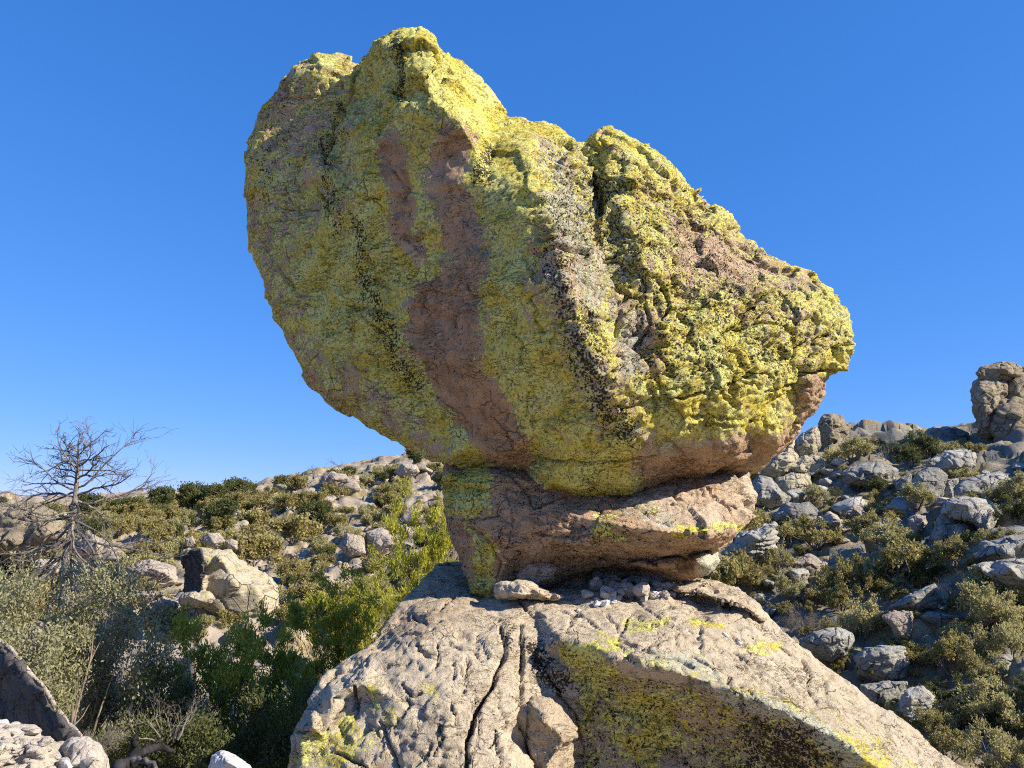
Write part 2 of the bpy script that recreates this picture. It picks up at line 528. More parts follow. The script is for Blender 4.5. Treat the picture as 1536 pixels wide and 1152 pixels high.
# ------------------------------------------------------------------ the ground: one sheet to the horizon
L_TAB = [(0, -1.65), (3.2, -1.65), (5, -2.6), (8, -3.9), (13, -3.75), (18, -3.45), (26, -3.35), (32, -3.25), (42, -2.75), (60, -0.9), (85, 2.6), (100, 3.1), (150, -4), (400, -22), (4000, -40)]
R_TAB = [(0, -1.65), (3.2, -1.8), (5, -2.8), (8, -4.3), (13, -4.15), (17, -3.4), (20, -2.75), (25, -1.65), (31, -0.1), (38, 1.75), (45, 4.15), (52, 5.0), (80, 3), (150, -5), (400, -22), (4000, -40)]
def tab(t, r): return np.interp(r, [a for a, b in t], [b for a, b in t])
RIDGE = [(-400, -3.6), (0, -1.0), (100, -0.8), (200, -0.3), (290, 0.1), (380, 0.7), (450, 2.0), (520, 3.1), (620, 4.4), (760, 5.0), (1000, 2.5), (1140, -0.6), (1200, -0.2), (1300, 0.25), (1380, 0.3), (1460, 0.4), (1536, 0.7), (1900, 1.5)]
def ground_z(x, y, detail=True):
    r = np.hypot(x, y)
    phi = np.arctan2(x, y)
    u = CU + F * 1.015 * np.tan(np.clip(phi, -0.95, 0.95))
    w = sstep(640, 1120, u)
    z = tab(L_TAB, r) * (1 - w) + tab(R_TAB, r) * w
    far = 85 * (1 - w) + 45 * w
    t = np.clip((r - 14) / (far - 14), 0, 1.3) ** 1.4 * np.exp(-np.maximum(r - far, 0) / 90)
    z = z + np.interp(u, [a for a, b in RIDGE], [b for a, b in RIDGE]) * t
    z = z + sstep(1250, 1560, u) * np.exp(-((r - 26) / 10.0) ** 2) * 1.0      # the right hand slope also climbs sideways
    if detail:
        Q = np.stack([x, y, z], 1)
        am = sstep(6, 16, r) * np.exp(-np.maximum(r - 140, 0) / 200)
        b = fbm(Q * (0.16, 0.16, 0.1), 4) * 0.7
        wq = 0.9 * np.stack([fbm(Q * 0.3, 4), fbm(Q * 0.3 + 20, 4), fbm(Q * 0.3 + 40, 4)], 1)
        Ch, Ce = chips((Q + wq) * (0.32, 0.40, 0.5))
        Gh, Ge = chips((Q + wq * 0.5) * (0.9, 1.2, 1.0) + 5.5)
        slab = Ch * 0.9 - 0.35 * np.exp(-(Ce / 0.05) ** 2) + Gh * 0.35 - 0.15 * np.exp(-(Ge / 0.06) ** 2) + fbm(Q * 1.9, 3) * 0.12
        z = z + am * (b + slab * 0.8)
    return z

def build_ground():
    rr = np.concatenate([np.linspace(0.3, 6, 20), np.geomspace(6.4, 130, 460), np.geomspace(140, 4000, 24)])
    ph = np.concatenate([np.linspace(-math.pi, -0.75, 40, endpoint=False), np.linspace(-0.75, 0.75, 440, endpoint=False), np.linspace(0.75, math.pi, 40, endpoint=False)])
    R_, H_ = np.meshgrid(rr, ph, indexing='ij')
    x = (R_ * np.sin(H_)).ravel(); y = (R_ * np.cos(H_)).ravel()
    z = ground_z(x, y)
    nr, npn = R_.shape
    i = np.arange(nr - 1)[:, None] * npn; j = np.arange(npn)[None, :]; j2 = (j + 1) % npn
    q = np.stack([(i + j), (i + j2), (i + npn + j2), (i + npn + j)], -1).reshape(-1, 4)
    x = np.append(x, 0); y = np.append(y, 0); z = np.append(z, -1.65)
    c = len(x) - 1
    t = np.stack([np.full(npn, c), (np.arange(npn) + 1) % npn, np.arange(npn)], 1)
    me = mesh_np('ground', np.stack([x, y, z], 1), [q[:, ::-1], t[:, ::-1]])
    set_attr(me, 'near', 1 - sstep(6.5, 9.0, np.hypot(x, y)))  # paler ground round the camera, added to bounce light onto the boulder
    set_attr(me, 'grey', sstep(750, 1100, CU + F * 1.015 * np.tan(np.clip(np.arctan2(x, y), -0.95, 0.95))))
    g = G('hillside_ground')
    geo = g.n('ShaderNodeNewGeometry')
    co = geo.outputs['Position']
    n1 = g.noise(co, 0.35, 6, 0.6)
    n2 = g.noise(co, 2.6, 7, 0.65)
    n3 = g.noise(co, 15.0, 6, 0.7)
    sep = g.n('ShaderNodeSeparateXYZ', None, _0=geo.outputs['Normal']).outputs[2]
    rock = g.mix(g.step(n1, 0.4, 0.6), (0.33, 0.275, 0.22), (0.42, 0.36, 0.295))
    rock = g.mix(g.math('MULTIPLY', g.attr('grey'), 0.9), rock, g.mix(g.step(n1, 0.4, 0.6), (0.16, 0.155, 0.135), (0.26, 0.245, 0.21)))
    rock = g.mix(g.math('MULTIPLY', g.step(n2, 0.5, 0.66), 0.6), rock, (0.20, 0.16, 0.12))
    rock = g.mix(g.math('MULTIPLY', g.step(n3, 0.56, 0.68), 0.5), rock, (0.09, 0.08, 0.07))
    soil = g.mix(g.step(n3, 0.4, 0.62), (0.20, 0.155, 0.08), (0.36, 0.29, 0.165))
    f = g.step(g.math('ADD', g.math('MULTIPLY', n2, 0.6), g.math('MULTIPLY', n1, 0.5)), 0.535, 0.59)
    c = g.mix(f, rock, soil)
    c = g.mix(g.math('MULTIPLY', g.attr('near'), 0.9), c, g.mix(g.step(n2, 0.4, 0.6), (0.50, 0.42, 0.32), (0.60, 0.52, 0.41)))
    h = g.math('MULTIPLY_ADD', n2, 0.6, g.math('MULTIPLY', n3, 0.4))
    m = g.out(g.principled(c, 0.95, g.bump(h, 0.8, 0.12), 0.08))
    o = link_mesh('ground', me, m)
    return tag(o, kind='structure')
ground = build_ground()

_D = np.geomspace(5.0, 130.0, 900)
def hit(u, v):
    """where the sight line through photo pixel (u, v) meets the ground"""
    Q = np.array([P(u, v, d) for d in (1.0,)])[0]
    x = Q[0] * _D; y = Q[1] * _D; z = Q[2] * _D
    g = ground_z(x, y)
    b = np.nonzero(z <= g)[0]
    k = b[0] if len(b) else len(_D) - 1
    if not len(b):
        k = int(np.argmin(z - g))
    return np.array([x[k], y[k], g[k]])
# ------------------------------------------------------------------ the great balanced boulder, its pedestal and the outcrop
def set_origin(o, loc):
    loc = np.asarray(loc, float)
    set_co(o.data, get_co(o.data) - loc)
    o.location = tuple(loc)

def facing(V, N):
    d = V / np.linalg.norm(V, axis=1)[:, None]
    return -(d * N).sum(1)

def carve(V, N, u, v, fac, cracks, wob=1.6):
    """cut each crack (polyline, half width in photo pixels, depth in metres) into the near side of a rock"""
    d = np.zeros(len(V))
    wu = u + wob * fbm(V * 4.5, 4, 0.65) * 2.4; wv = v + wob * fbm(V * 4.5 + 40, 4, 0.65) * 2.4
    vis = sstep(-0.05, 0.15, fac)
    for pts, w, dep in cracks:
        xs = [p[0] for p in pts]; ys = [p[1] for p in pts]
        m = np.nonzero((u > min(xs) - 25) & (u < max(xs) + 25) & (v > min(ys) - 25) & (v < max(ys) + 25))[0]
        if len(m) == 0: continue
        s = seg_dist(wu[m], wv[m], pts); w = w * (0.62 + 0.55 * fbm(V[m] * 5.5 + 11, 3)).clip(0.22, 1.1)
        prof = np.clip(1 - s / w, 0, 1) ** 0.85
        lip = np.exp(-((s - 1.8 * w) / w) ** 2) * 0.04
        d[m] = np.maximum(d[m], dep * prof * vis[m]) - np.where(d[m] > 0, 0, lip * dep * vis[m])
    return d

def blotch(u, v, V, items, base=0.0):
    """a growth mask from polygons and broad strokes: ('p', polygon, softness, value) or ('s', polyline, halfwidth, value)"""
    uu = u + 26 * fbm(V * 1.9 + 5, 6, 0.62); vv = v + 26 * fbm(V * 1.9 + 25, 6, 0.62)
    m = np.full(len(u), float(base))
    for kind, pts, w, val in items:
        f = poly_mask(uu, vv, pts, w * 2.2) if kind == 'p' else 1 - sstep(w * 0.25, w * 1.6, seg_dist(uu, vv, pts))
        m = m * (1 - f) + val * f
    return m

def rough_rock(me, vox, smooth, big, mid, knob_fn, lam_fn, cracks, fine=0.007, seed=0.0, lay=(0, 0, 1)):
    me = voxel(me, vox)
    V = laplace(me, get_co(me), smooth)
    set_co(me, V); N = normals(me)
    S = V + seed
    V = V + N * (fbm(S * 0.75, 3) * big + (1 - np.abs(fbm(S * 1.7 + 9, 3)) * 2.2) * big * 0.35)[:, None]
    set_co(me, V); N = normals(me)
    u, v = project(V)
    k = knob_fn(u, v); l = lam_fn(u, v)
    S = V + seed
    warp = 0.22 * np.stack([fbm(S * 2.2, 3), fbm(S * 2.2 + 30, 3), fbm(S * 2.2 + 60, 3)], 1)
    wq = (fbm(S * 0.9 + 12, 3) * 1.4 + 0.55).clip(0.15, 1)
    Ah, Ae = chips((S + warp * 0.8) * (1.5, 1.5, 2.1))
    Bh, Be = chips((S + warp * 0.5) * (3.8, 3.8, 5.4) + 4)
    Ch, Ce = chips((S + warp * 0.25) * (9.5, 9.5, 12.0) + 8)
    B1, B2, bid = worley((S + warp * 0.5) * (7.0, 7.0, 9.0) + 14)
    d = fbm(S * 3.3, 4) * mid
    d += (0.25 + 0.75 * k) * np.clip(Ah, -0.7, 0.7) * 0.10 - 0.07 * k * np.exp(-(Ae / 0.05) ** 2) * (fbm(S * 1.3 + 3, 2) > 0.0)
    d += (0.25 + 0.75 * k) * wq * (Bh * 0.022) - 0.03 * k * np.exp(-(Be / 0.06) ** 2) * (bid > 0.5)
    d += (0.35 + 0.65 * k) * Ch * 0.017
    pit = np.clip((bid - 0.70) / 0.3, 0, 1) * np.clip(1 - B1 / 0.42, 0, 1)
    d -= pit * 0.06 * np.clip(1.6 * k - 0.5, 0.08, 1)
    lv = np.array(lay, float); lv = lv / np.linalg.norm(lv)
    hgt = S @ lv
    flat = S - hgt[:, None] * lv
    lam = perlin(np.stack([flat[:, 0] * 1.6 + 31, flat[:, 1] * 1.6 + flat[:, 2] * 1.1, hgt * 13 + 2.0 * fbm(S * 1.1, 3)], 1))
    d += l * (lam * 0.055 - 0.05 * np.clip(np.abs(lam) * -8 + 1, 0, 1))
    d += fbm(S * 15, 3) * fine
    hair = perlin((S + warp * 1.4) * 2.6 + 70)
    d -= 0.028 * np.clip(1 - np.abs(hair) / 0.022, 0, 1) * (fbm(S * 1.1 + 80, 2) > 0.05)
    fac = facing(V, N)
    d -= carve(V, N, u, v, fac, cracks)
    V = V + N * d[:, None]
    set_co(me, V)
    return me

B_RING = [(361,247,10.2),(370,205,10.2),(383,175,10.2),(408,152,10.15),(419,132,10.1),(439,99,10.0),(472,88,9.9),(511,89,9.9),(539,101,9.9),
          (548,83,9.2),(561,60,9.0),(591,46,8.8),(624,40,8.75),(655,50,8.8),(659,69,9.0),(690,86,9.4),(719,116,9.6),(742,149,9.7),(764,172,9.6),
          (802,184,9.3),(838,198,9.3),(859,214,9.4),(880,228,9.5),(887,214,9.5),(912,199,9.5),(940,205,9.5),(967,218,9.6),(1011,251,9.7),(1044,292,9.8),
          (1054,307,9.9),(1074,302,9.9),(1090,315,9.9),(1110,348,9.9),(1156,386,9.8),(1186,399,9.8),(1215,408,9.8),(1234,429,9.7),(1256,444,9.7),
          (1272,477,9.6),(1283,503,9.6),(1279,530,9.5),(1275,556,9.5),(1250,569,9.5),(1247,586,9.6),(1236,616,9.7),(1197,655,9.8),(1152,691,9.9),(1130,708,10.0),
          (1075,722,10.0),(1010,732,9.8),(962,752,9.6),(920,757,9.5),(850,752,9.4),(802,758,9.4),(786,706,9.4),(745,702,9.4),(670,700,9.5),
          (650,692,9.6),(611,670,9.75),(564,644,9.9),(518,617,10.0),(475,584,10.1),(449,548,10.2),(437,522,10.2),(413,482,10.2),(393,429,10.3),(378,380,10.3),(373,317,10.3)]
B_FRONT = [(440,150,9.85),(480,130,9.65),(420,230,9.85),(405,320,9.9),(425,420,9.85),(480,250,9.45),(500,170,9.6),(470,340,9.45),
           (532,135,9.65),(508,225,9.5),(498,300,9.35),(562,120,8.9),(545,210,8.85),(535,300,8.95),
           (595,70,8.6),(625,62,8.45),(648,75,8.5),(600,160,8.45),(645,140,8.3),(692,185,8.15),(682,130,8.55),(615,250,8.6),
           (720,150,9.15),(745,190,9.25),(712,215,8.3),(740,205,8.75),(768,205,8.7),
           (790,220,8.35),(810,280,8.0),(830,350,7.8),(848,430,7.65),(880,520,7.7),(915,600,7.85),(950,655,8.15),
           (730,290,8.2),(690,330,8.45),(740,420,8.15),(775,540,8.2),(810,640,8.5),(660,430,8.7),(620,380,8.8),(560,400,9.05),(650,530,8.85),(715,620,8.9),
           (560,510,9.2),(620,600,9.25),(500,470,9.5),(700,670,9.05),(640,660,9.35),(540,590,9.6),
           (866,230,8.95),(868,330,8.25),(890,420,8.0),(885,250,9.15),(896,300,8.8),(914,385,8.35),(950,480,8.15),
           (920,230,8.95),(950,240,9.0),(935,310,8.45),(965,380,8.2),(1005,300,9.0),(1030,360,8.85),(1010,420,8.35),(1000,490,8.0),(985,570,7.95),(1000,630,8.1),
           (1080,340,9.35),(1070,350,9.2),(1105,410,8.95),(1100,480,8.4),(1060,560,8.05),(1150,430,9.15),(1180,480,8.9),(1230,480,9.15),(1240,530,9.0),(1170,560,8.5),(1110,625,8.4),
           (1215,575,9.0),(1205,610,9.2),(1160,655,9.0),(1100,672,8.7),(1040,672,8.55),(1050,700,9.2),(980,700,8.8),(900,690,8.45),(850,690,8.5),(860,730,8.75),(940,738,9.0),(820,725,8.9),(760,680,8.85),(1100,690,9.3)]
B_BACK = [(560,180,10.6),(640,110,10.0),(800,290,10.8),(1000,370,10.7),(480,330,10.9),(700,480,11.0),(900,560,10.8),(1100,500,10.5),(600,560,10.7),(800,680,10.4),(1000,690,10.4),(450,160,10.5)]
def random_cracks(seed, poly, n, ang, spread, length, w, dep):
    """fissures wandering along one direction (degrees, photo plane) inside a polygon"""
    r = np.random.RandomState(seed)
    xs = [q[0] for q in poly]; ys = [q[1] for q in poly]
    out = []
    while len(out) < n:
        x, y = r.uniform(min(xs), max(xs)), r.uniform(min(ys), max(ys))
        if not in_poly((x, y), poly): continue
        a = math.radians(ang + r.normal() * spread)
        pts = [(x, y)]
        for i in range(r.randint(3, 6)):
            a += r.normal() * 0.35
            x += math.cos(a) * length / 4 * r.uniform(0.6, 1.4); y += math.sin(a) * length / 4 * r.uniform(0.6, 1.4)
            pts.append((x, y))
        out.append((pts, r.uniform(*w), r.uniform(*dep)))
    return out

B_CRACKS = [([(881,226),(894,279),(893,318),(912,381),(918,410)], 6, 0.22), ([(902,280),(900,318)], 11, 0.35),
    ([(912,388),(948,371),(991,365),(1027,366)], 4, 0.12), ([(892,266),(938,277),(985,295),(1011,295),(1037,300),(1048,315)], 4, 0.12),
    ([(1014,302),(1044,325),(1074,355),(1103,374),(1150,398),(1190,412)], 4, 0.12), ([(995,467),(1011,457),(1051,460),(1090,457),(1156,463)], 4, 0.16),
    ([(985,414),(1001,434),(1003,454),(978,483),(955,520),(972,543)], 5, 0.14), ([(1103,467),(1127,487),(1145,483),(1173,490),(1196,502),(1215,500)], 5, 0.16),
    ([(1143,490),(1150,526),(1160,540)], 4, 0.12), ([(1156,463),(1162,480)], 4, 0.12), ([(918,410),(940,440),(932,470),(925,500)], 5, 0.14),
    ([(800,259),(836,257)], 3, 0.08), ([(803,337),(843,322)], 3, 0.08), ([(812,362),(860,350)], 3, 0.08), ([(806,304),(862,306)], 3, 0.08), ([(815,272),(858,262)], 3, 0.08), ([(826,230),(862,236)], 3, 0.07),
    ([(1146,588),(1212,579)], 4, 0.12), ([(1210,560),(1240,556),(1262,560)], 5, 0.2), ([(1256,520),(1266,545)], 9, 0.18), ([(1215,409),(1222,428),(1238,440)], 4, 0.12), ([(1197,436),(1210,452)], 5, 0.1),
    ([(792,447),(802,460),(800,480),(815,500)], 3, 0.06), ([(792,447),(815,437),(840,420)], 2.5, 0.05), ([(770,500),(785,515),(780,540)], 2.5, 0.05),
    ([(540,104),(522,150),(505,178),(497,215),(488,240)], 5, 0.16), ([(482,218),(486,235),(490,248)], 4, 0.12), ([(521,236),(535,229),(558,226)], 3, 0.08), ([(544,299),(568,299)], 3, 0.06),
    ([(590,255),(600,270),(610,284),(606,300)], 3, 0.05), ([(540,470),(560,490),(580,500),(590,520)], 3, 0.05), ([(640,590),(660,600),(690,620),(705,640)], 3, 0.05), ([(430,420),(440,436)], 4, 0.06),
    ([(798,686),(830,692),(870,694),(900,694),(940,690),(985,684)], 4, 0.12), ([(672,699),(720,698),(760,694),(798,686)], 3, 0.05), ([(1020,640),(1060,634),(1100,640)], 4, 0.1), ([(1090,598),(1105,610)], 9, 0.12), ([(1000,560),(1025,548),(1060,556),(1090,545)], 3, 0.08), ([(1035,500),(1050,530),(1040,560)], 3, 0.08), ([(1188,505),(1192,540),(1205,555)], 4, 0.1)]

B_CRACKS += random_cracks(5, [(890,215),(1000,255),(1210,410),(1270,490),(1230,560),(1100,640),(950,620),(915,420)], 46, 10, 22, 48, (3.0, 5.0), (0.06, 0.14))
B_CRACKS += random_cracks(6, [(790,200),(870,225),(910,400),(930,480),(860,470),(800,330)], 16, 8, 20, 40, (2.6, 4.0), (0.05, 0.10))
B_CRACKS += random_cracks(7, [(390,180),(640,60),(700,210),(800,480),(900,650),(760,690),(520,600),(400,420)], 40, 40, 45, 36, (2.4, 3.2), (0.03, 0.06))
def build_boulder():
    me = closed_from_points('balanced_boulder', B_RING, B_FRONT, B_BACK, (13, 0.28, 0.35))
    kn = lambda u, v: np.clip(0.68 * sstep(800, 900, u) * (0.35 + 0.65 * sstep(700, 640, v)) + 0.55 * sstep(260, 90, v) * sstep(760, 640, u) + 0.22, 0, 1)
    lm = lambda u, v: sstep(790, 815, u) * sstep(905, 880, u) * sstep(190, 230, v) * sstep(430, 360, v) + 0.35 * sstep(890, 930, u) * sstep(660, 560, v)
    me = rough_rock(me, 0.022, 8, 0.09, 0.022, kn, lm, B_CRACKS)
    V = get_co(me); u, v = project(V)
    lich = blotch(u, v, V, [
        ('p', [(900,200),(1010,255),(1215,410),(1285,500),(1240,570),(1000,660),(930,560),(900,400)], 30, 0.58),
        ('p', [(355,80),(545,90),(520,240),(470,330),(360,330)], 30, 0.50),
        ('p', [(360,330),(420,330),(470,540),(640,680),(600,690),(440,570)], 22, 0.46),
        ('p', [(655,60),(700,90),(765,175),(710,205),(680,150)], 12, 0.92),
        ('p', [(690,80),(765,170),(720,120)], 8, 0.35),
        ('p', [(800,185),(880,225),(915,400),(930,470),(880,470),(820,380)], 18, 0.58),
        ('p', [(800,330),(850,330),(890,520),(960,600),(990,660),(900,640),(830,520)], 18, 0.50),
        ('p', [(1010,330),(1060,360),(1130,400),(1100,420),(1040,390)], 14, 0.22),
        ('p', [(1080,350),(1160,390),(1230,430),(1200,440),(1110,400)], 12, 0.32),
        ('p', [(930,480),(985,470),(965,560),(925,560)], 14, 0.30),
        ('p', [(1225,560),(1250,570),(1240,630),(1180,670),(1195,620)], 10, 0.12),
        ('p', [(985,480),(1130,480),(1190,520),(1190,610),(1100,650),(990,640)], 18, 0.74),
        ('p', [(960,672),(1060,668),(1200,650),(1150,705),(1060,730),(960,750)], 12, 0.03),
        ('p', [(815,700),(935,700),(930,745),(815,750)], 10, 0.95),
        ('s', [(585,215),(600,280),(605,350),(615,375)], 18, 0.10),
        ('s', [(680,215),(670,270),(690,330),(700,400),(690,450)], 30, 0.14),
        ('p', [(625,425),(690,410),(722,480),(716,550),(765,615),(800,690),(745,702),(690,640),(645,570),(606,500)], 9, 0.07),
        ('s', [(520,560),(590,620),(660,670)], 22, 0.46)], 0.74)
    brown = blotch(u, v, V, [
        ('p', [(360,330),(410,330),(470,545),(650,690),(600,690),(440,570)], 22, 0.55),
        ('p', [(1225,560),(1250,570),(1240,630),(1180,670),(1195,620)], 10, 0.65),
        ('p', [(960,672),(1060,668),(1200,650),(1150,705),(1060,730),(960,750)], 10, 0.85),
        ('s', [(585,215),(600,280),(605,350)], 20, 0.9), ('s', [(680,215),(680,280),(695,370),(700,430)], 34, 0.8),
        ('p', [(620,425),(690,405),(725,480),(720,550),(770,615),(805,690),(745,702),(680,640),(640,570),(603,500)], 9, 1.0)], 0.32)
    grey = blotch(u, v, V, [
        ('p', [(800,195),(880,235),(915,400),(930,470),(880,490),(815,380)], 16, 0.66), ('s', [(838,400),(860,470),(900,590)], 26, 0.5),
        ('p', [(885,300),(990,330),(1000,440),(930,500)], 20, 0.65),
        ('p', [(925,490),(985,470),(965,570),(925,560)], 12, 0.95),
        ('p', [(690,80),(768,172),(740,160)], 10, 0.7),
        ('p', [(950,640),(1050,650),(1100,665),(1000,680)], 12, 0.8),
        ('p', [(1180,440),(1240,440),(1270,520),(1200,540)], 16, 0.6), ('p', [(930,220),(1020,270),(1200,420),(1270,520),(1200,600),(1000,640),(940,480)], 30, 0.36),
        ('p', [(370,100),(540,95),(470,300),(370,300)], 26, 0.35)], 0.12)
    dark = blotch(u, v, V, [
        ('s', [(838,370),(855,440),(875,520),(905,590),(935,640)], 30, 0.64),
        ('p', [(800,185),(880,230),(1010,260),(1280,500),(1230,560),(950,600),(900,430),(815,380)], 20, 0.52),
        ('s', [(595,62),(600,100),(598,150)], 9, 0.72), ('s', [(735,230),(725,270)], 14, 0.75), ('s', [(540,330),(545,420),(580,500),(620,580)], 16, 0.62),
        ('s', [(505,170),(490,250),(500,340)], 18, 0.55), ('p', [(355,90),(480,90),(420,330),(360,330)], 24, 0.42)], 0.22)
    o = link_mesh('balanced_boulder', me, M_BOULDER)
    for k, a in (('lichen', lich), ('brown', brown), ('grey', grey), ('dark', dark)): set_attr(me, k, a)
    set_origin(o, P(860, 745, 9.6))
    return tag(o, 'huge lichen covered boulder balanced on the narrow rock neck', 'boulder')
boulder = build_boulder()

# ---- pedestal
N_RING = [(680,690,9.8),(760,672,9.9),(900,690,9.9),(1050,694,10.0),(1118,702,9.9),(1128,722,9.7),(1136,745,9.5),(1130,762,9.4),(1138,775,9.3),(1122,790,9.2),(1108,800,9.15),(1092,812,9.2),(1060,834,9.3),
          (1000,846,9.4),(930,848,9.5),(890,850,9.6),(850,870,9.9),(830,905,10.0),(740,908,9.6),(706,892,9.45),(702,860,9.5),(696,838,9.5),(682,806,9.5),(671,774,9.5),(665,740,9.5),(668,712,9.5)]
N_FRONT = [(690,722,9.2),(688,775,9.15),(715,750,8.95),(700,790,9.15),(720,840,9.05),(735,800,8.9),(750,715,8.95),(765,760,8.85),(770,820,8.9),(745,880,9.2),(790,880,9.6),(800,855,9.4),
           (800,720,9.1),(810,775,8.85),(850,770,8.8),(830,815,8.85),(800,835,9.05),(880,775,8.7),(905,785,8.6),(940,790,8.45),(1000,798,8.4),(1060,803,8.45),(1090,796,8.65),
           (920,765,8.95),(945,745,9.15),(1000,728,9.4),(1065,722,9.45),(1110,722,9.45),(1000,762,8.85),(1060,760,8.9),(1100,752,9.1),(1120,772,9.0),
           (880,815,8.75),(960,818,8.7),(1040,818,8.75),(1085,808,8.9),(930,832,9.05),(1000,832,9.0)]
N_BACK = [(760,740,10.6),(900,750,10.9),(1040,750,10.6),(780,850,10.6),(720,760,10.2)]
N_CRACKS = [([(668,776),(700,779),(725,777),(748,774)], 2.5, 0.06), ([(745,700),(775,722),(795,740),(802,762)], 4, 0.1), ([(802,762),(826,752),(848,743)], 4, 0.12), ([(700,790),(735,815),(748,845),(745,870)], 3, 0.07),
    ([(820,826),(860,822),(900,830),(950,832)], 3, 0.09), ([(800,800),(850,806),(900,800)], 2.5, 0.05), ([(960,770),(1000,758),(1040,765)], 3, 0.07), ([(1000,740),(1030,752),(1075,748),(1105,758)], 4, 0.1), ([(950,758),(990,745),(1020,738)], 3, 0.06), ([(1060,735),(1085,750),(1098,775),(1095,795)], 3, 0.09), ([(870,790),(900,812),(960,812),(1020,812)], 2.5, 0.05), ([(760,730),(770,780),(760,830)], 2.5, 0.05)]
def build_pedestal():
    me = closed_from_points('rock_pedestal', N_RING, N_FRONT, N_BACK, (9, 0.2, 0.3))
    kn = lambda u, v: 0.3 + 0.25 * sstep(920, 1000, u)
    lm = lambda u, v: 0.3 + 0 * u
    me = rough_rock(me, 0.018, 4, 0.05, 0.02, kn, lm, N_CRACKS, 0.007, 20.0)
    V = get_co(me); u, v = project(V)
    lich = blotch(u, v, V, [('p', [(664,706),(735,704),(742,745),(725,776),(668,774)], 8, 0.92), ('p', [(690,786),(735,800),(748,835),(745,868),(705,862)], 7, 0.92), ('p', [(700,865),(740,868),(745,905),(700,900)], 7, 0.7),
        ('p', [(880,776),(925,780),(930,812),(885,808)], 8, 0.82), ('p', [(905,745),(990,760),(985,775),(900,765)], 8, 0.45), ('s', [(1010,792),(1060,799),(1108,790)], 8, 0.8)], 0.06)
    brown = blotch(u, v, V, [('p', [(925,750),(1130,695),(1145,790),(1100,805),(1000,798)], 8, 0.0)], 0.72)
    grey = blotch(u, v, V, [('p', [(930,768),(1000,770),(1020,795),(940,785)], 9, 0.75)], 0.0)
    dark = blotch(u, v, V, [('p', [(935,755),(1130,700),(1140,790),(1100,800),(1000,790)], 10, 0.15)], 0.36)
    o = link_mesh('rock_pedestal', me, M_BOULDER)
    for k, a in (('lichen', lich), ('brown', brown), ('grey', grey), ('dark', dark)): set_attr(me, k, a)
    base = P(760, 900, 9.6)
    set_origin(o, base)
    core = [(806,838,10.2),(880,832,10.3),(960,832,10.3),(1020,832,10.2),(1030,858,10.1),(1000,885,10.1),(900,900,10.1),(820,905,10.0)]
    me3 = closed_from_points('recessed_core', core, [(850,860,9.75),(920,860,9.85),(980,856,9.9)], [(900,865,10.8)], (8, 0.15, 0.2))
    me3 = rough_rock(me3, 0.02, 4, 0.04, 0.02, lambda u, v: 0.4 + 0 * u, lambda u, v: 0.3 + 0 * u, [], 0.008, 37.0)
    for k, a in (('lichen', 0.02), ('brown', 0.7), ('grey', 0.0), ('dark', 0.3)): set_attr(me3, k, np.full(len(me3.vertices), a))
    set_co(me3, get_co(me3) - base)
    link_mesh('recessed_core', me3, M_BOULDER, o)
    # the thin slab that hangs under its right hand end
    ring = [(862,838,9.6),(900,836,9.6),(960,834,9.5),(1030,830,9.4),(1074,826,9.4),(1080,840,9.4),(1070,855,9.4),(1040,866,9.4),(1005,871,9.5),(985,860,9.5),(960,856,9.6),(915,850,9.7),(880,845,9.7)]
    front = [(905,842,9.1),(960,845,8.95),(1000,845,8.85),(1045,842,8.85),(1060,848,9.0),(1015,860,9.1),(990,852,9.0)]
    me2 = closed_from_points('hanging_slab', ring, front, [(960,846,10.1),(1040,846,9.9)], (4, 0.08, 0.12))
    me2 = rough_rock(me2, 0.016, 4, 0.02, 0.02, lambda u, v: 0.15 + 0 * u, lambda u, v: 0.3 + 0 * u, [], 0.008, 33.0)
    V = get_co(me2); u, v = project(V)
    set_attr(me2, 'lichen', 0.02 + 0 * u); set_attr(me2, 'dark', 0.3 + 0 * u)
    set_attr(me2, 'brown', 0.9 * sstep(1052, 1038, u)); set_attr(me2, 'grey', 0.9 * sstep(1040, 1055, u))
    s = link_mesh('hanging_slab', me2, M_BOULDER)
    set_co(me2, get_co(me2) - base)
    s.parent = o
    return tag(o, 'brown layered rock neck holding up the huge boulder', 'rock')
pedestal = build_pedestal()

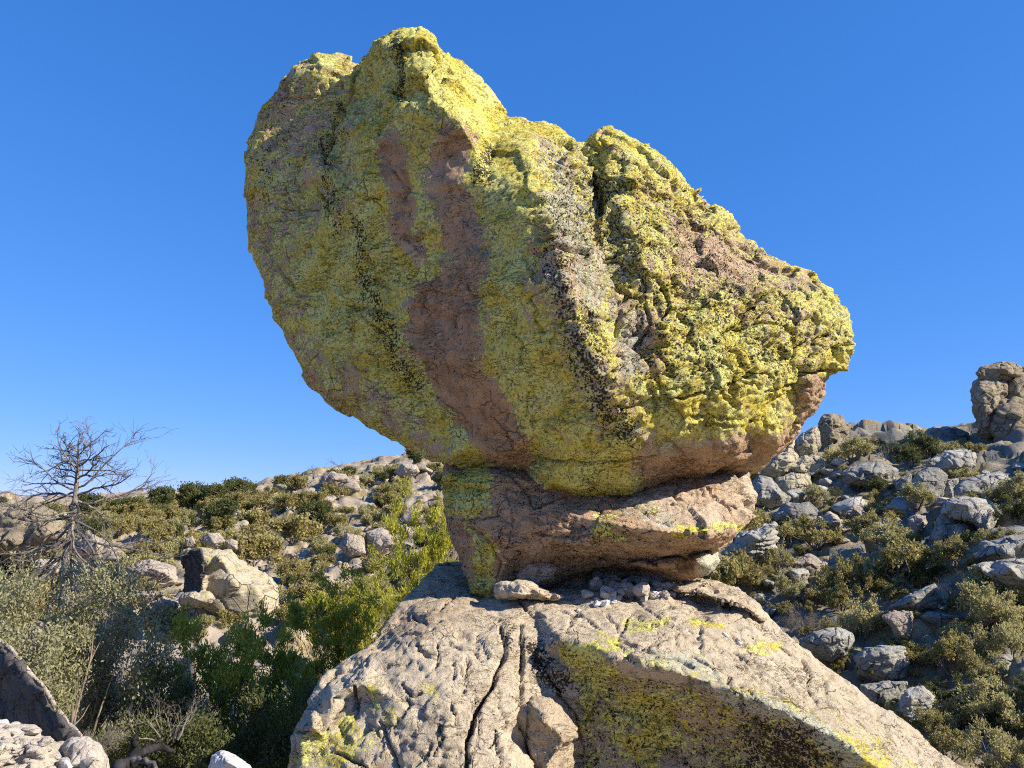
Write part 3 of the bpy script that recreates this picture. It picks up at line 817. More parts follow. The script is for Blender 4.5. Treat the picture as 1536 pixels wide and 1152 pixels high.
# ---- the outcrop it all stands on
O_RING = [(655,848,10.2),(720,842,10.8),(850,838,11.2),(950,840,11.2),(1030,860,10.6),(1062,868,10.0),(1100,880,9.6),(1136,900,9.2),(1156,926,9.1),(1172,945,9.0),(1240,1000,8.7),(1300,1044,8.5),(1352,1080,8.3),(1402,1130,8.1),(1445,1156,8.0),
          (1560,1250,7.9),(1620,1420,7.9),(1300,1560,7.6),(900,1600,7.3),(500,1560,7.4),(400,1400,7.5),(415,1250,7.5),(436,1156,7.5),(441,1095,7.6),(462,1056,7.8),(492,1015,8.0),(520,990,8.2),(560,962,8.5),(580,930,8.8),(604,896,9.2),(632,866,9.6)]
O_FRONT = [(665,860,9.9),(640,895,9.1),(700,880,9.6),(720,905,9.1),(800,905,8.9),(820,880,9.7),(900,862,10.2),(900,900,9.0),(990,880,9.6),(1000,895,9.0),(1080,890,9.1),(1120,912,8.8),(1080,925,8.6),
           (590,945,8.5),(650,940,8.2),(690,925,8.4),(760,935,8.25),(850,935,8.2),(950,940,8.1),(1050,955,8.1),(1140,970,8.3),(1000,920,8.45),
           (560,985,7.95),(620,985,7.75),(700,975,7.8),(765,960,7.95),(745,1000,7.7),(815,975,7.95),
           (500,1040,7.5),(540,1025,7.55),(535,1050,7.7),(600,1050,7.4),(680,1060,7.25),(470,1090,7.25),(490,1110,7.45),(560,1110,7.3),(640,1130,7.05),(700,1130,7.05),(745,1090,7.2),(770,1150,7.05),
           (840,958,7.75),(880,968,7.65),(920,985,7.5),(1000,1003,7.35),(1090,1032,7.25),(1180,1070,7.15),(1260,1110,7.1),(1330,1160,7.05),(1430,1260,7.0),
           (1100,985,7.95),(1200,1020,8.0),(1240,1060,7.7),(1320,1100,7.75),(1380,1150,7.7),
           (855,1005,7.85),(900,1030,7.85),(960,1070,7.85),(1030,1100,7.85),(1110,1130,7.75),(1200,1170,7.6),(900,1110,7.95),(980,1150,7.95),(1080,1190,7.85),(1300,1250,7.4),
           (800,1020,7.75),(835,1045,7.8),(870,1120,8.0),(800,1130,7.75),(860,1180,7.9),
           (480,1200,7.1),(600,1220,6.85),(740,1240,6.75),(860,1280,7.3),(1050,1300,7.4),(1250,1350,7.1),(900,1450,7.0),(600,1420,6.9),(1450,1400,7.3)]
O_BACK = [(700,950,11.0),(900,950,11.5),(1100,1020,10.8),(700,1200,10.5),(1000,1250,10.6),(1300,1250,9.6),(600,1400,9.5),(1100,1450,9.6)]
O_CRACKS = [([(757,985),(739,1026),(713,1068),(702,1107),(697,1160)], 5, 0.32), ([(781,938),(782,967),(785,1023),(788,1055),(780,1080),(787,1110),(805,1160)], 5, 0.26), ([(749,930),(758,967),(757,990)], 4, 0.16),
    ([(703,990),(703,1023),(693,1045)], 2.5, 0.08), ([(602,1023),(615,1042),(632,1040)], 3, 0.08), ([(674,964),(693,970),(719,971)], 3, 0.08), ([(532,1029),(536,1055),(530,1066)], 5, 0.14),
    ([(443,1096),(479,1102),(501,1086),(520,1060)], 4, 0.12), ([(573,1085),(583,1120),(596,1150)], 4, 0.12), ([(505,1130),(530,1140),(557,1155)], 4, 0.12), ([(745,1104),(747,1150)], 3, 0.08), ([(655,1085),(665,1110),(650,1130)], 3, 0.07), ([(760,1070),(756,1100)], 3, 0.07),
    ([(1036,981),(1071,997),(1094,1012),(1094,1028),(1112,1046)], 4, 0.16), ([(928,954),(977,977),(1028,990),(1040,1000)], 4, 0.13), ([(1102,977),(1126,993),(1161,1004)], 3.5, 0.1), ([(1204,989),(1217,1012),(1211,1032),(1227,1051)], 3.5, 0.13),
    ([(1262,1028),(1284,1038)], 3, 0.08), ([(1130,1028),(1160,1032)], 3, 0.07), ([(620,925),(640,938),(660,935)], 4, 0.12), ([(600,955),(625,952),(650,944)], 3, 0.1), ([(690,885),(660,915),(640,918)], 3, 0.1), ([(960,905),(985,925),(975,945)], 2.5, 0.05), ([(840,915),(880,930),(900,945)], 2.5, 0.05), ([(1170,1000),(1190,1025)], 2.5, 0.05), ([(838,1042),(862,1075),(870,1110)], 4, 0.12), ([(800,985),(822,1010),(842,1040)], 3, 0.1), ([(1165,965),(1185,980)], 3, 0.08), ([(780,905),(800,925),(840,925)], 3, 0.07)]
O_CRACKS += random_cracks(8, [(740,930),(1080,900),(1160,960),(1400,1140),(1250,1100),(1000,990),(850,950)], 44, 33, 14, 46, (2.2, 3.4), (0.03, 0.08))
O_CRACKS += random_cracks(9, [(560,980),(760,940),(780,1150),(470,1150),(480,1050)], 22, 78, 30, 40, (2.2, 3.6), (0.03, 0.09))
O_CRACKS += random_cracks(10, [(850,980),(1000,1020),(1200,1100),(1250,1152),(870,1152)], 24, 40, 40, 40, (2.4, 3.4), (0.03, 0.07))
def build_outcrop():
    me = closed_from_points('outcrop', O_RING, O_FRONT, O_BACK, (13, 0.2, 0.3))
    kn = lambda u, v: 0.24 + 0.1 * sstep(620, 450, u)
    lm = lambda u, v: 0.16 + 0 * u
    me = rough_rock(me, 0.021, 3, 0.035, 0.012, kn, lm, O_CRACKS, 0.007, 50.0, (0.5, 0.25, 0.83))
    V = get_co(me); u, v = project(V)
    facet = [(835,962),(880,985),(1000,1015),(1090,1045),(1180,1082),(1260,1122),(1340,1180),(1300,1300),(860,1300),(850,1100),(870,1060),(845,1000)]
    lich = blotch(u, v, V, [('p', [(445,1085),(520,1075),(560,1100),(540,1160),(430,1160)], 14, 0.62), ('s', [(560,1040),(590,1085)], 12, 0.45), ('s', [(640,1030),(650,1040)], 10, 0.5), ('p', facet, 10, 0.45),
        ('s', [(852,975),(890,985),(905,1000)], 13, 0.95), ('s', [(868,990),(885,1030),(878,1060)], 14, 0.82), ('p', [(930,1050),(985,1040),(1030,1110),(960,1150),(940,1110)], 12, 0.68), ('s', [(1035,935),(1085,938)], 7, 0.85), ('s', [(945,935),(1000,930)], 9, 0.55),
        ('p', [(1090,1040),(1190,1045),(1290,1090),(1400,1160),(1250,1160),(1180,1100)], 14, 0.58), ('s', [(1130,970),(1160,980)], 12, 0.5), ('s', [(895,962),(960,985),(1060,1015),(1150,1055)], 10, 0.55)], 0.13)
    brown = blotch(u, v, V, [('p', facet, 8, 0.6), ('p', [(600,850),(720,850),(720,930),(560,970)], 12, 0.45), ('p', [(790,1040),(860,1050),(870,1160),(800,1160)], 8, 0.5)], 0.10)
    grey = blotch(u, v, V, [('p', [(925,950),(1030,970),(1090,1010),(1090,1040),(1000,1005)], 10, 0.7), ('s', [(1090,1045),(1190,1080),(1280,1130)], 16, 0.85), ('p', [(445,1020),(530,1010),(530,1060),(450,1080)], 12, 0.55), ('s', [(800,1000),(830,1020)], 16, 0.4)], 0.06)
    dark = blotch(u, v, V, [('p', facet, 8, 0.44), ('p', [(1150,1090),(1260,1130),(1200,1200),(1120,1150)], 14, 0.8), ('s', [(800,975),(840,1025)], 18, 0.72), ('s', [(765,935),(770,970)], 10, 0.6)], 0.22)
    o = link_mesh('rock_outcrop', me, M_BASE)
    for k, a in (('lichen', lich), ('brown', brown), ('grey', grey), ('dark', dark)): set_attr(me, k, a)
    base = P(850, 1400, 8.2)
    set_origin(o, base)
    def piece(name, ring, front, back, cr, lv, bv, vox=0.018, ins=(6, 0.1, 0.15), dv=0.25):
        m2 = closed_from_points(name, ring, front, back, ins)
        m2 = rough_rock(m2, vox, 4, 0.03, 0.03, lambda u, v: 0.3 + 0 * u, lambda u, v: 0.2 + 0 * u, cr, 0.012, 61.0)
        n = len(m2.vertices)
        for k, a in (('lichen', lv), ('brown', bv), ('grey', 0.1), ('dark', dv)): set_attr(m2, k, np.full(n, a))
        s = link_mesh(name, m2, M_BASE)
        set_co(m2, get_co(m2) - base)
        s.parent = o
        return s
    piece('rock_spur', [(788,1050,7.6),(800,1040,7.65),(828,1048,7.65),(850,1075,7.7),(866,1105,7.7),(860,1160,7.7),(850,1210,7.7),(800,1210,7.6),(795,1150,7.55),(785,1095,7.55),(783,1070,7.6)],
          [(800,1058,7.4),(825,1065,7.35),(845,1090,7.4),(815,1085,7.2),(842,1110,7.4),(820,1150,7.2),(845,1180,7.35)], [(825,1100,8.1),(825,1170,8.0)], [], 0.06, 0.35)
    piece('rock_flake', [(1000,876,9.5),(1062,868,9.7),(1105,880,9.4),(1138,900,9.1),(1156,926,8.95),(1150,936,8.85),(1128,925,8.7),(1090,908,8.75),(1050,894,8.9),(1015,888,9.1)],
          [(1040,882,9.1),(1085,892,8.85),(1125,912,8.65),(1100,890,9.05)], [(1080,898,9.5)], [], 0.12, 0.2)
    return tag(o, 'broad cracked pale outcrop under the balanced boulder and its neck', 'rock')
outcrop = build_outcrop()

# ---- loose flat stone on the ledge
def traced_rock(name, ring, D, thick, mat, label, cat='rock', group=None, vox=None, shape=0.55, rough=1.0, lam=0.0, parent=None, base=None, tilt=0.0, seed=0.0, smooth=5, ins_front=None, grow=1.0):
    """a rock whose outline is given by photo pixels at D metres; ring items may carry their own depth"""
    ring = [(p[0], p[1], p[2] if len(p) > 2 else D) for p in ring]
    c = np.mean([(p[0], p[1]) for p in ring], 0)
    dm = np.mean([p[2] for p in ring])
    ring = [(c[0] + (p[0] - c[0]) * grow, c[1] + (p[1] - c[1]) * grow, p[2]) for p in ring]
    size = max(np.ptp([p[0] for p in ring]), np.ptp([p[1] for p in ring])) / F * dm
    rs = random.Random(int(c[0] * 7 + c[1] * 13))
    front, back = [], []
    for p in ring:
        for f, h in ((0.80, 0.55), (0.42, 0.95)):
            q = (c[0] + (p[0] - c[0]) * f, c[1] + (p[1] - c[1]) * f)
            dd = dm + (p[2] - dm) * f
            hh = h * (1 + shape * rs.uniform(-0.5, 0.3))
            tl = tilt * (q[1] - c[1]) / 100.0
            if f > 0.5 or rs.random() < 0.6:
                front.append((*q, dd - thick * hh - tl))
                back.append((*q, dd + thick * hh))
    front += ins_front or []
    me = closed_from_points(name, ring, front, back, None)
    vox = vox or max(size / 70.0, 0.008)
    me = voxel(me, vox)
    V = laplace(me, get_co(me), smooth); set_co(me, V); N = normals(me)
    S = V / size * 3.0 + seed + c[0] * 0.01
    A1, A2, aid = worley((S + 0.3 * fbm(S, 3)[:, None]) * (1.3, 1.3, 1.9))
    B1, B2, bid = worley(S * 3.6 + 3)
    lamn = perlin(np.stack([S[:, 0] * 0.8, S[:, 1] * 0.8, S[:, 2] * 6 + fbm(S, 3)], 1))
    d = size * rough * (0.03 * fbm(S * 1.2, 4) + 0.020 * (aid - 0.5) - 0.022 * np.exp(-((A2 - A1) / 0.07) ** 2) + 0.010 * (0.4 - B1)) + size * lam * 0.02 * lamn
    V = V + N * d[:, None]
    set_co(me, V)
    b = np.array([V[:, 0].mean(), V[:, 1].mean(), V[:, 2].min()]) if base is None else base
    o = link_mesh(name, me, mat)
    set_co(me, V - b)
    if parent is None: o.location = tuple(b)
    else: o.parent = parent
    if label: tag(o, label, cat, group)
    return o

traced_rock('flat_stone', [(740,876),(752,870),(775,870),(800,872),(812,880),(830,888),(848,896),(830,902),(780,900),(745,900),(738,888)], 8.85, 0.28, M_BASE,
            'flat pale stone lying at the foot of the rock neck', 'stone', vox=0.014)
# ------------------------------------------------------------------ rocks of the slopes, each traced from the photograph
def hill_rock(name, ring, mat, label, thick=None, D=None, dD=0.0, **k):
    us = [p[0] for p in ring]; vs = [p[1] for p in ring]
    if D is None:
        D = hit(float(np.mean(us)), max(vs))[1] + dD
    w = max(max(us) - min(us), max(vs) - min(vs)) / F * D
    return traced_rock(name, ring, D, thick or w * 0.42, mat, label, k.pop('cat', 'boulder'), vox=max(w / 60.0, 0.012), grow=k.pop('grow', 1.06), **k)

# hoodoo right of the boulder
hb = P(1200, 745, 36)
hoodoo = tag(empty('rock_hoodoo', tuple(hb)), 'bulging yellowish rock pinnacle just right of the balanced boulder', 'rock pinnacle')
for nm, ring, dd, th in (('rock_foot', [(1166,719),(1188,709),(1210,713),(1215,726),(1202,738),(1184,743),(1168,732)], -0.6, 0.8),
        ('rock_shoulder', [(1182,701),(1207,683),(1226,685),(1239,698),(1234,708),(1211,714),(1190,710)], -0.2, 0.8),
        ('rock_bulge', [(1143,700),(1162,678),(1188,662),(1199,690),(1186,709),(1168,720),(1146,713)], 0.0, 1.0),
        ('rock_head', [(1200,654),(1221,641),(1229,650),(1229,668),(1222,684),(1200,688),(1190,668)], 0.2, 0.8)):
    traced_rock(nm, ring, 36 + dd, th, M_YELLOW, None, parent=hoodoo, base=hb, rough=1.2, grow=1.16, shape=0.3)
hill_rock('rock_stack', [(1233,622),(1245,620),(1262,625),(1271,636),(1273,656),(1267,667),(1254,675),(1247,681),(1236,675),(1228,653),(1228,634)], M_HOODOO, 'dark banded rock stack on the skyline just behind the yellowish pinnacle', D=39, thick=1.0, lam=2.0, cat='rock stack', rough=1.4)
# hoodoo at the right edge
hb2 = P(1505, 690, 36)
hoodoo2 = tag(empty('rock_hoodoo', tuple(hb2)), 'tall capped rock pinnacle on the skyline at the right edge', 'rock pinnacle')
for nm, ring, dd, th in (('cap_stone', [(1467,560),(1474,551),(1507,545),(1524,549),(1529,562),(1508,570),(1487,570),(1472,566)], 0.0, 1.0),
        ('rock_column', [(1471,572),(1491,567),(1508,574),(1512,586),(1502,602),(1496,620),(1495,645),(1484,655),(1471,650),(1468,624),(1460,602),(1463,581)], 0.0, 1.1),
        ('rock_column', [(1506,585),(1516,566),(1545,560),(1580,575),(1590,650),(1570,690),(1530,660),(1504,625)], 0.6, 1.2),
        ('rock_foot', [(1494,619),(1505,609),(1526,604),(1560,625),(1580,690),(1560,720),(1520,700),(1498,680),(1490,652)], -0.6, 1.2)):
    traced_rock(nm, ring, 36 + dd, th, M_HOODOO, None, parent=hoodoo2, base=hb2, rough=1.3, grow=1.24, shape=0.15, lam=1.0)

R = hill_rock
R('pale_boulder', [(1127,726),(1139,714),(1158,718),(1172,736),(1186,746),(1178,757),(1156,761),(1127,756)], M_GREY, 'rounded pale boulder at the foot of the yellowish rock pinnacle')
R('dark_boulder', [(1366,730),(1375,710),(1392,702),(1408,702),(1421,714),(1417,731),(1411,750),(1398,753),(1380,746),(1368,738)], M_GREY, 'big rounded blue grey boulder in shade below the skyline tree')
R('dark_boulder', [(1341,725),(1352,716),(1367,710),(1368,728),(1358,743),(1346,745)], M_GREY, 'smaller shaded boulder leaning left of the big blue grey one')
R('grey_stone', [(1325,743),(1334,736),(1344,738),(1344,752),(1330,753)], M_GREY, 'small grey rock at the left end of the shaded boulder row', cat='rock')
R('rock_slab', [(1431,732),(1448,717),(1475,712),(1502,709),(1519,722),(1510,737),(1474,744),(1434,747)], M_GREY, 'sunlit flat topped slab, uppermost of the slabs at right', cat='rock slab', tilt=0.5)
R('rock_slab', [(1414,746),(1421,719),(1438,717),(1436,732),(1429,750)], M_GREY, 'narrow upright slab wedged left of the sunlit flat slab', cat='rock slab')
R('rock_slab', [(1412,770),(1420,750),(1448,745),(1480,748),(1496,766),(1486,805),(1458,786),(1435,780)], M_GREY, 'hollowed grey slab directly under the sunlit flat slab', cat='rock slab')
R('grey_boulder', [(1397,805),(1408,776),(1420,767),(1435,777),(1459,787),(1461,806),(1422,817),(1402,817)], M_GREY, 'humped grey boulder with bright crest below the hollowed slab')
R('white_boulder', [(1362,778),(1374,771),(1388,774),(1391,786),(1380,800),(1367,806)], M_PALE, 'brightly lit white rock face behind the middle shrubs', cat='rock')
R('rock_slab', [(1462,838),(1474,814),(1505,806),(1540,801),(1590,800),(1600,842),(1530,845),(1491,842)], M_GREY, 'upper of two long shaded slabs at the right edge', cat='rock slab')
R('rock_slab', [(1456,846),(1500,842),(1540,838),(1600,838),(1610,885),(1540,885),(1500,876),(1472,862)], M_GREY, 'lower of two long shaded slabs at the right edge', cat='rock slab')
R('grey_boulder', [(1201,962),(1222,947),(1258,940),(1279,950),(1282,964),(1272,984),(1247,994),(1210,980)], M_GREY, 'grey green rounded boulder beside the dry beige bush')
R('grey_boulder', [(1281,986),(1297,970),(1341,968),(1356,971),(1364,985),(1359,1019),(1332,1025),(1288,1012)], M_GREY, 'blocky striped boulder beneath the sunny round shrub', lam=1.5)
R('rock_slab', [(1290,1028),(1324,1022),(1359,1024),(1356,1050),(1338,1065),(1300,1060)], M_GREY, 'low dark slab under the blocky striped boulder', cat='rock slab')
R('grey_boulder', [(1344,1066),(1357,1036),(1384,1029),(1400,1045),(1402,1075),(1368,1086)], M_GREY, 'layered grey boulder right of the dark gully foot', lam=1.5)
R('grey_boulder', [(1322,925),(1341,916),(1369,918),(1370,944),(1364,962),(1349,966),(1336,940)], M_PALE, 'white lit rock right of the sunny round shrub', cat='rock')
R('rock_slab', [(1330,914),(1360,893),(1402,876),(1412,900),(1378,918)], M_GREY, 'smooth shaded slab above the white lit rock', cat='rock slab')
R('layered_slab', [(1085,830),(1112,800),(1140,792),(1161,786),(1166,812),(1150,842),(1100,856)], M_GREY, 'thinly layered grey rock slab beside the end of the rock neck', cat='rock slab', lam=4.0, rough=1.4)
R('rock_slab', [(1157,772),(1179,756),(1213,755),(1227,767),(1221,782),(1189,787),(1159,784)], M_GREY, 'flat grey slab above the widest shrub at right', cat='rock slab', lam=1.5)
R('pale_boulder', [(1227,776),(1245,768),(1266,780),(1293,781),(1290,797),(1258,798),(1236,788)], M_PALE, 'broken white rocks edging the widest shrub at right', cat='rock')
R('pale_boulder', [(1263,772),(1280,757),(1292,760),(1300,774),(1285,785)], M_PALE, 'small lit rock just above the broken white rocks', cat='rock')
R('dark_boulder', [(1263,710),(1285,697),(1324,691),(1346,704),(1338,722),(1311,730),(1271,728)], M_GREY, 'long shaded rock shelf below the bare bush on the skyline', cat='rock')
R('rock_slab', [(1385,692),(1418,676),(1445,672),(1462,680),(1466,700),(1450,712),(1395,708)], M_GREY, 'broad shaded rock face below the capped pinnacle', cat='rock face', rough=1.5)
R('grey_boulder', [(1380,655),(1400,640),(1435,640),(1455,650),(1450,668),(1400,672)], M_GREY, 'low rock hump on the skyline left of the capped pinnacle', dD=3)
R('grey_boulder', [(1180,840),(1215,832),(1240,845),(1235,868),(1190,872)], M_PALE, 'half hidden pale slab among the lower left shrubs of the right slope', cat='rock slab')

# left: the split pinnacle in front of the far slope
pb = P(345, 1090, 24)
pin = tag(empty('rock_pinnacle', tuple(pb)), 'blocky yellow lichened rock with shade painted black on its left face', 'rock pinnacle')
traced_rock('rock_block', [(273,836,24.6),(276,827,24.6),(298,821,24.2),(320,822,24.2),(348,825,24.4),(358,839,24.4),(384,852,24.6),(402,866,24.8),(416,878,24.8),(416,912,24.6),(406,930,24.4),(366,932,24.2),(325,922,24.0),(300,912,24.0),(277,900,24.6),(277,886,24.7),(279,855,24.7),(274,842,24.6)], 24.5, 0.9, M_YELLOW, None, parent=pin, base=pb, rough=0.8, shape=0.1, smooth=2, grow=1.04,
            ins_front=[(304,834,23.2),(303,860,23.15),(302,885,23.2),(330,840,23.2),(350,870,23.2),(385,885,23.6)])
traced_rock('rock_column', [(264,928,24.2),(275,913,24.2),(302,909,24.2),(338,914,24.2),(420,925,24.4),(432,1000,24.4),(424,1090,24.2),(300,1100,24.0),(280,1010,24.2),(272,942,24.2)], 24.2, 0.9, M_YELLOW, None, parent=pin, base=pb,
            ins_front=[(300,935,23.2),(300,1000,23.0),(340,960,23.1),(390,1000,23.3)])
traced_rock('painted_shade_face', [(272,838,24.5),(286,826,23.9),(301,826,23.2),(305,845,23.0),(303,884,23.0),(290,890,23.6),(277,888,24.5),(279,858,24.5)], 23.8, 0.10, M_PAINTED_SHADE, None, parent=pin, base=pb, rough=2.2, shape=0.3, smooth=1, grow=1.1)  # thin dark slab laid on the left face as painted shade
traced_rock('loaf_stone', [(267,897),(273,889),(293,884),(315,886),(324,897),(318,906),(300,912),(273,913),(267,906)], 23.3, 0.45, M_YELLOW, 'loaf shaped stone lying on the ledge of the blocky yellow rock', 'stone', rough=0.8)
R('pinkish_boulder', [(303,807),(311,799),(329,800),(338,812),(325,822),(307,816)], M_PALE, 'largest pinkish boulder perched behind the blocky yellow rock', D=25.5)
R('pinkish_boulder', [(338,811),(347,808),(356,812),(356,824),(341,826)], M_PALE, 'small boulder right of the largest pinkish one', D=25.5, cat='rock')
R('pinkish_boulder', [(277,808),(289,804),(294,816),(288,822),(279,820)], M_PALE, 'small boulder left of the largest pinkish one', D=25.5, cat='rock')
R('crag', [(-60,764),(0,760),(39,756),(57,755),(84,772),(98,784),(102,806),(80,830),(40,845),(-60,850)], M_HOODOO, 'wide yellowish crag behind the dead tree at the left edge', D=31, thick=1.4, cat='crag', rough=1.6, lam=1.0)
R('rock_slab', [(104,822),(133,797),(157,811),(196,837),(200,850),(137,856)], M_PALE, 'pale sloping slab right of the dead tree trunk', cat='rock slab')
R('rock_slab', [(20,850),(60,838),(105,846),(120,870),(70,885),(10,880)], M_PALE, 'pale slab below the yellowish crag at left', cat='rock slab')
R('rock_slab', [(190,852),(225,838),(262,850),(268,875),(230,885),(192,875)], M_PALE, 'jointed pale slab left of the blocky yellow rock', cat='rock slab')
R('rock_slab', [(225,905),(245,895),(270,903),(268,916),(235,918)], M_PALE, 'thin pale slab left of the loaf shaped stone', cat='rock slab')
R('ridge_boulder', [(592,707),(604,695),(624,697),(630,708),(616,718),(598,714)], M_PALE, 'large rounded boulder on the ridge nearest the rock neck')
R('ridge_crag', [(478,728),(484,714),(498,708),(520,712),(536,714),(538,735),(509,738)], M_PALE, 'dark sided crag under the bare sapling on the left ridge', cat='crag', rough=1.5)
R('ridge_boulder', [(559,703),(573,697),(574,710),(561,712)], M_PALE, 'upright boulder on the ridge between the crag and the large rounded boulder')
R('pale_boulder', [(548,798),(573,792),(600,803),(598,820),(570,834),(552,820)], M_PALE, 'big split white boulder above the bright green juniper')
R('pale_boulder', [(520,800),(545,806),(548,830),(525,836),(508,820)], M_PALE, 'white boulder left of the big split one')

# near rocks at the lower left, where the path is
wedge = traced_rock('shade_painted_wedge', [(-90,930,5.6),(-20,945,5.4),(8,966,5.2),(26,985,5.1),(44,1010,4.95),(68,1034,4.8),(82,1060,4.7),(103,1086,4.6),(122,1106,4.5),(112,1126,4.5),(60,1130,4.95),(-90,1135,5.9)], 5.0, 0.10, M_PAINTED_SHADE,
            'dark wedge of rock with its shade and sunlit rim painted on', 'rock', vox=0.014, rough=1.0, shape=0.2)  # the wedge's shade is put into its dark colour
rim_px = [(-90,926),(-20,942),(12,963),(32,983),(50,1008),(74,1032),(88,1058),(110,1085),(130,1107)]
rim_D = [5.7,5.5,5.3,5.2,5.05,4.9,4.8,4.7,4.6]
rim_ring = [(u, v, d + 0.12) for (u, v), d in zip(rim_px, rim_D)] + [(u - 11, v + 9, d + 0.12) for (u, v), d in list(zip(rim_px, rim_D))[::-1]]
traced_rock('painted_sun_rim', rim_ring, 5.1, 0.07, M_NEAR, None, parent=wedge, base=np.array(wedge.location), vox=0.014, rough=0.1, shape=0.1, smooth=2)  # added pale strip that paints sunlight along the wedge's edge
NEAR = [
 ('path_rock', [(-90,1085),(-30,1078),(10,1082),(45,1094),(70,1100),(95,1118),(120,1150),(120,1260),(-90,1260)], 4.1, 0.5, M_NEAR, 'broad sunlit tan rock shelf in the bottom left corner'),
 ('angular_stone', [(84,1152),(88,1122),(104,1105),(132,1103),(150,1116),(162,1134),(166,1165),(130,1200),(90,1200)], 4.0, 0.22, M_NEAR, 'large angular tan stone at the tip of the dark rock wedge'),
 ('white_block', [(-30,1082),(12,1078),(16,1090),(10,1102),(-30,1106)], 4.2, 0.12, M_WHITE, 'white block stone at the left edge under the dark rock wedge'),
 ('flat_stone', [(22,1096),(32,1091),(44,1097),(52,1103),(40,1106),(24,1101)], 4.15, 0.05, M_NEAR, 'little flat brown stone lying on the sunlit shelf'),
 ('white_rock', [(310,1160),(316,1134),(330,1124),(352,1132),(372,1144),(390,1165),(380,1200),(320,1200)], 4.3, 0.16, M_WHITE, 'bright white stone alone at the bottom edge below the dark shrubs'),
 ('rubble_stone', [(88,1138),(98,1135),(112,1150),(112,1170),(92,1170)], 3.8, 0.06, M_WHITE, 'small white chip against the angular tan stone'),
 ('rubble_stone', [(120,1140),(140,1134),(156,1146),(160,1170),(120,1170)], 3.75, 0.08, M_NEAR, 'pale broken stone in front of the angular tan stone'),
 ('rubble_stone', [(0,1140),(20,1132),(40,1138),(42,1160),(5,1170)], 3.8, 0.08, M_NEAR, 'rounded rubble stone in the very bottom left corner'),
 ('rubble_stone', [(52,1148),(62,1138),(72,1146),(70,1165),(54,1165)], 3.8, 0.05, M_NEAR, 'little dark sided stone between the corner rubble and the white chip')]
for nm, ring, D, th, mat, lab in NEAR:
    traced_rock(nm, ring, D, th, mat, lab, 'stone' if 'shelf' not in lab else 'rock', rough=1.0 if 'shelf' not in lab else 1.8, smooth=3)

# ------------------------------------------------------------------ loose boulders scattered on the slopes
def blob_rock(seed, sub=3, flat=0.7, n_cut=12):
    """an angular stone: a ball trimmed by planes, then worn"""
    r = np.random.RandomState(seed)
    bm = bmesh.new()
    bmesh.ops.create_icosphere(bm, subdivisions=sub, radius=1.0)
    me = bpy.data.meshes.new('stone')
    bm.to_mesh(me); bm.free()
    V = get_co(me)
    nrm = r.randn(n_cut, 3); nrm /= np.linalg.norm(nrm, axis=1)[:, None]
    h = r.uniform(0.62, 1.0, n_cut)
    dots = np.maximum(V @ nrm.T, 1e-3) / h
    rad = 1.0 / (dots ** 26).sum(1) ** (1 / 26.0)
    V = V * np.minimum(rad, 1.15)[:, None]
    V = V * (r.uniform(0.85, 1.25), r.uniform(0.8, 1.1), flat)
    set_co(me, V); N = normals(me)
    V = V + N * (fbm(V * 1.8 + seed, 4) * 0.10 + fbm(V * 6 + seed, 2) * 0.03)[:, None]
    set_co(me, V)
    me.polygons.foreach_set('use_smooth', np.ones(len(me.polygons), bool))
    return me

PALE_ME = [blob_rock(100 + i, 4, 0.5 + 0.05 * (i % 5)) for i in range(8)]
GREY_ME = [m.copy() for m in PALE_ME[:6]]
for m in PALE_ME: m.materials.append(M_PALE)
for m in GREY_ME: m.materials.append(M_GREY)

PENDING = []
def pend(o, u, v, kind, side):
    PENDING.append((o, u, v, kind, side))
    return o

def scatter_rock(me, name, loc, s, label, group, cat='boulder', sink=0.2):
    o = bpy.data.objects.new(name, me)
    o.location = (loc[0], loc[1], loc[2] + s * (0.45 - sink))
    o.scale = (s * rng.uniform(0.8, 1.3), s * rng.uniform(0.8, 1.2), s * rng.uniform(0.7, 1.1))
    o.rotation_euler = (rng.uniform(-0.3, 0.3), rng.uniform(-0.3, 0.3), rng.uniform(0, 6.28))
    col.objects.link(o)
    return tag(o, label, cat, group)

def ridge_v(u): return float(np.interp(u, [-60, 0, 200, 290, 380, 450, 520, 620, 700], [772, 768, 760, 750, 738, 724, 712, 700, 694]))
n = 0
while n < 150:
    u = rng.uniform(-40, 690)
    v = ridge_v(u) + 6 + rng.uniform(0, 1) ** 1.2 * (920 - ridge_v(u))
    p = hit(u, v)
    if p[1] < 22: continue
    px = rng.choice([7, 11, 16, 24, 36], p=[0.3, 0.3, 0.22, 0.12, 0.06]) * (0.8 + (v - 700) / 500)
    pend(scatter_rock(PALE_ME[n % 8], 'pale_boulder', p, px / F * p[1] * 0.5, 'pale angular boulder half sunk among shrubs on the far left slope', 'pale boulders on the far left slope'), u, v, 'pale boulder', 0)
    n += 1
n = 0
while n < 110:
    u = rng.uniform(1090, 1560)
    v = rng.uniform(690, 1120)
    if u < 1150 + (v - 925) * 1.35 and v > 900: continue
    p = hit(u, v)
    px = rng.choice([8, 14, 22, 34, 48], p=[0.28, 0.3, 0.22, 0.14, 0.06])
    pend(scatter_rock(GREY_ME[n % 6], 'grey_boulder', p, px / F * p[1] * 0.5, 'plain grey boulder lying among the bushes of the right slope', 'grey boulders among the bushes of the right slope'), u, v, 'grey rock', 1)
    n += 1
# ------------------------------------------------------------------ vegetation
def unit(v): return v / (np.linalg.norm(v, axis=-1, keepdims=True) + 1e-9)

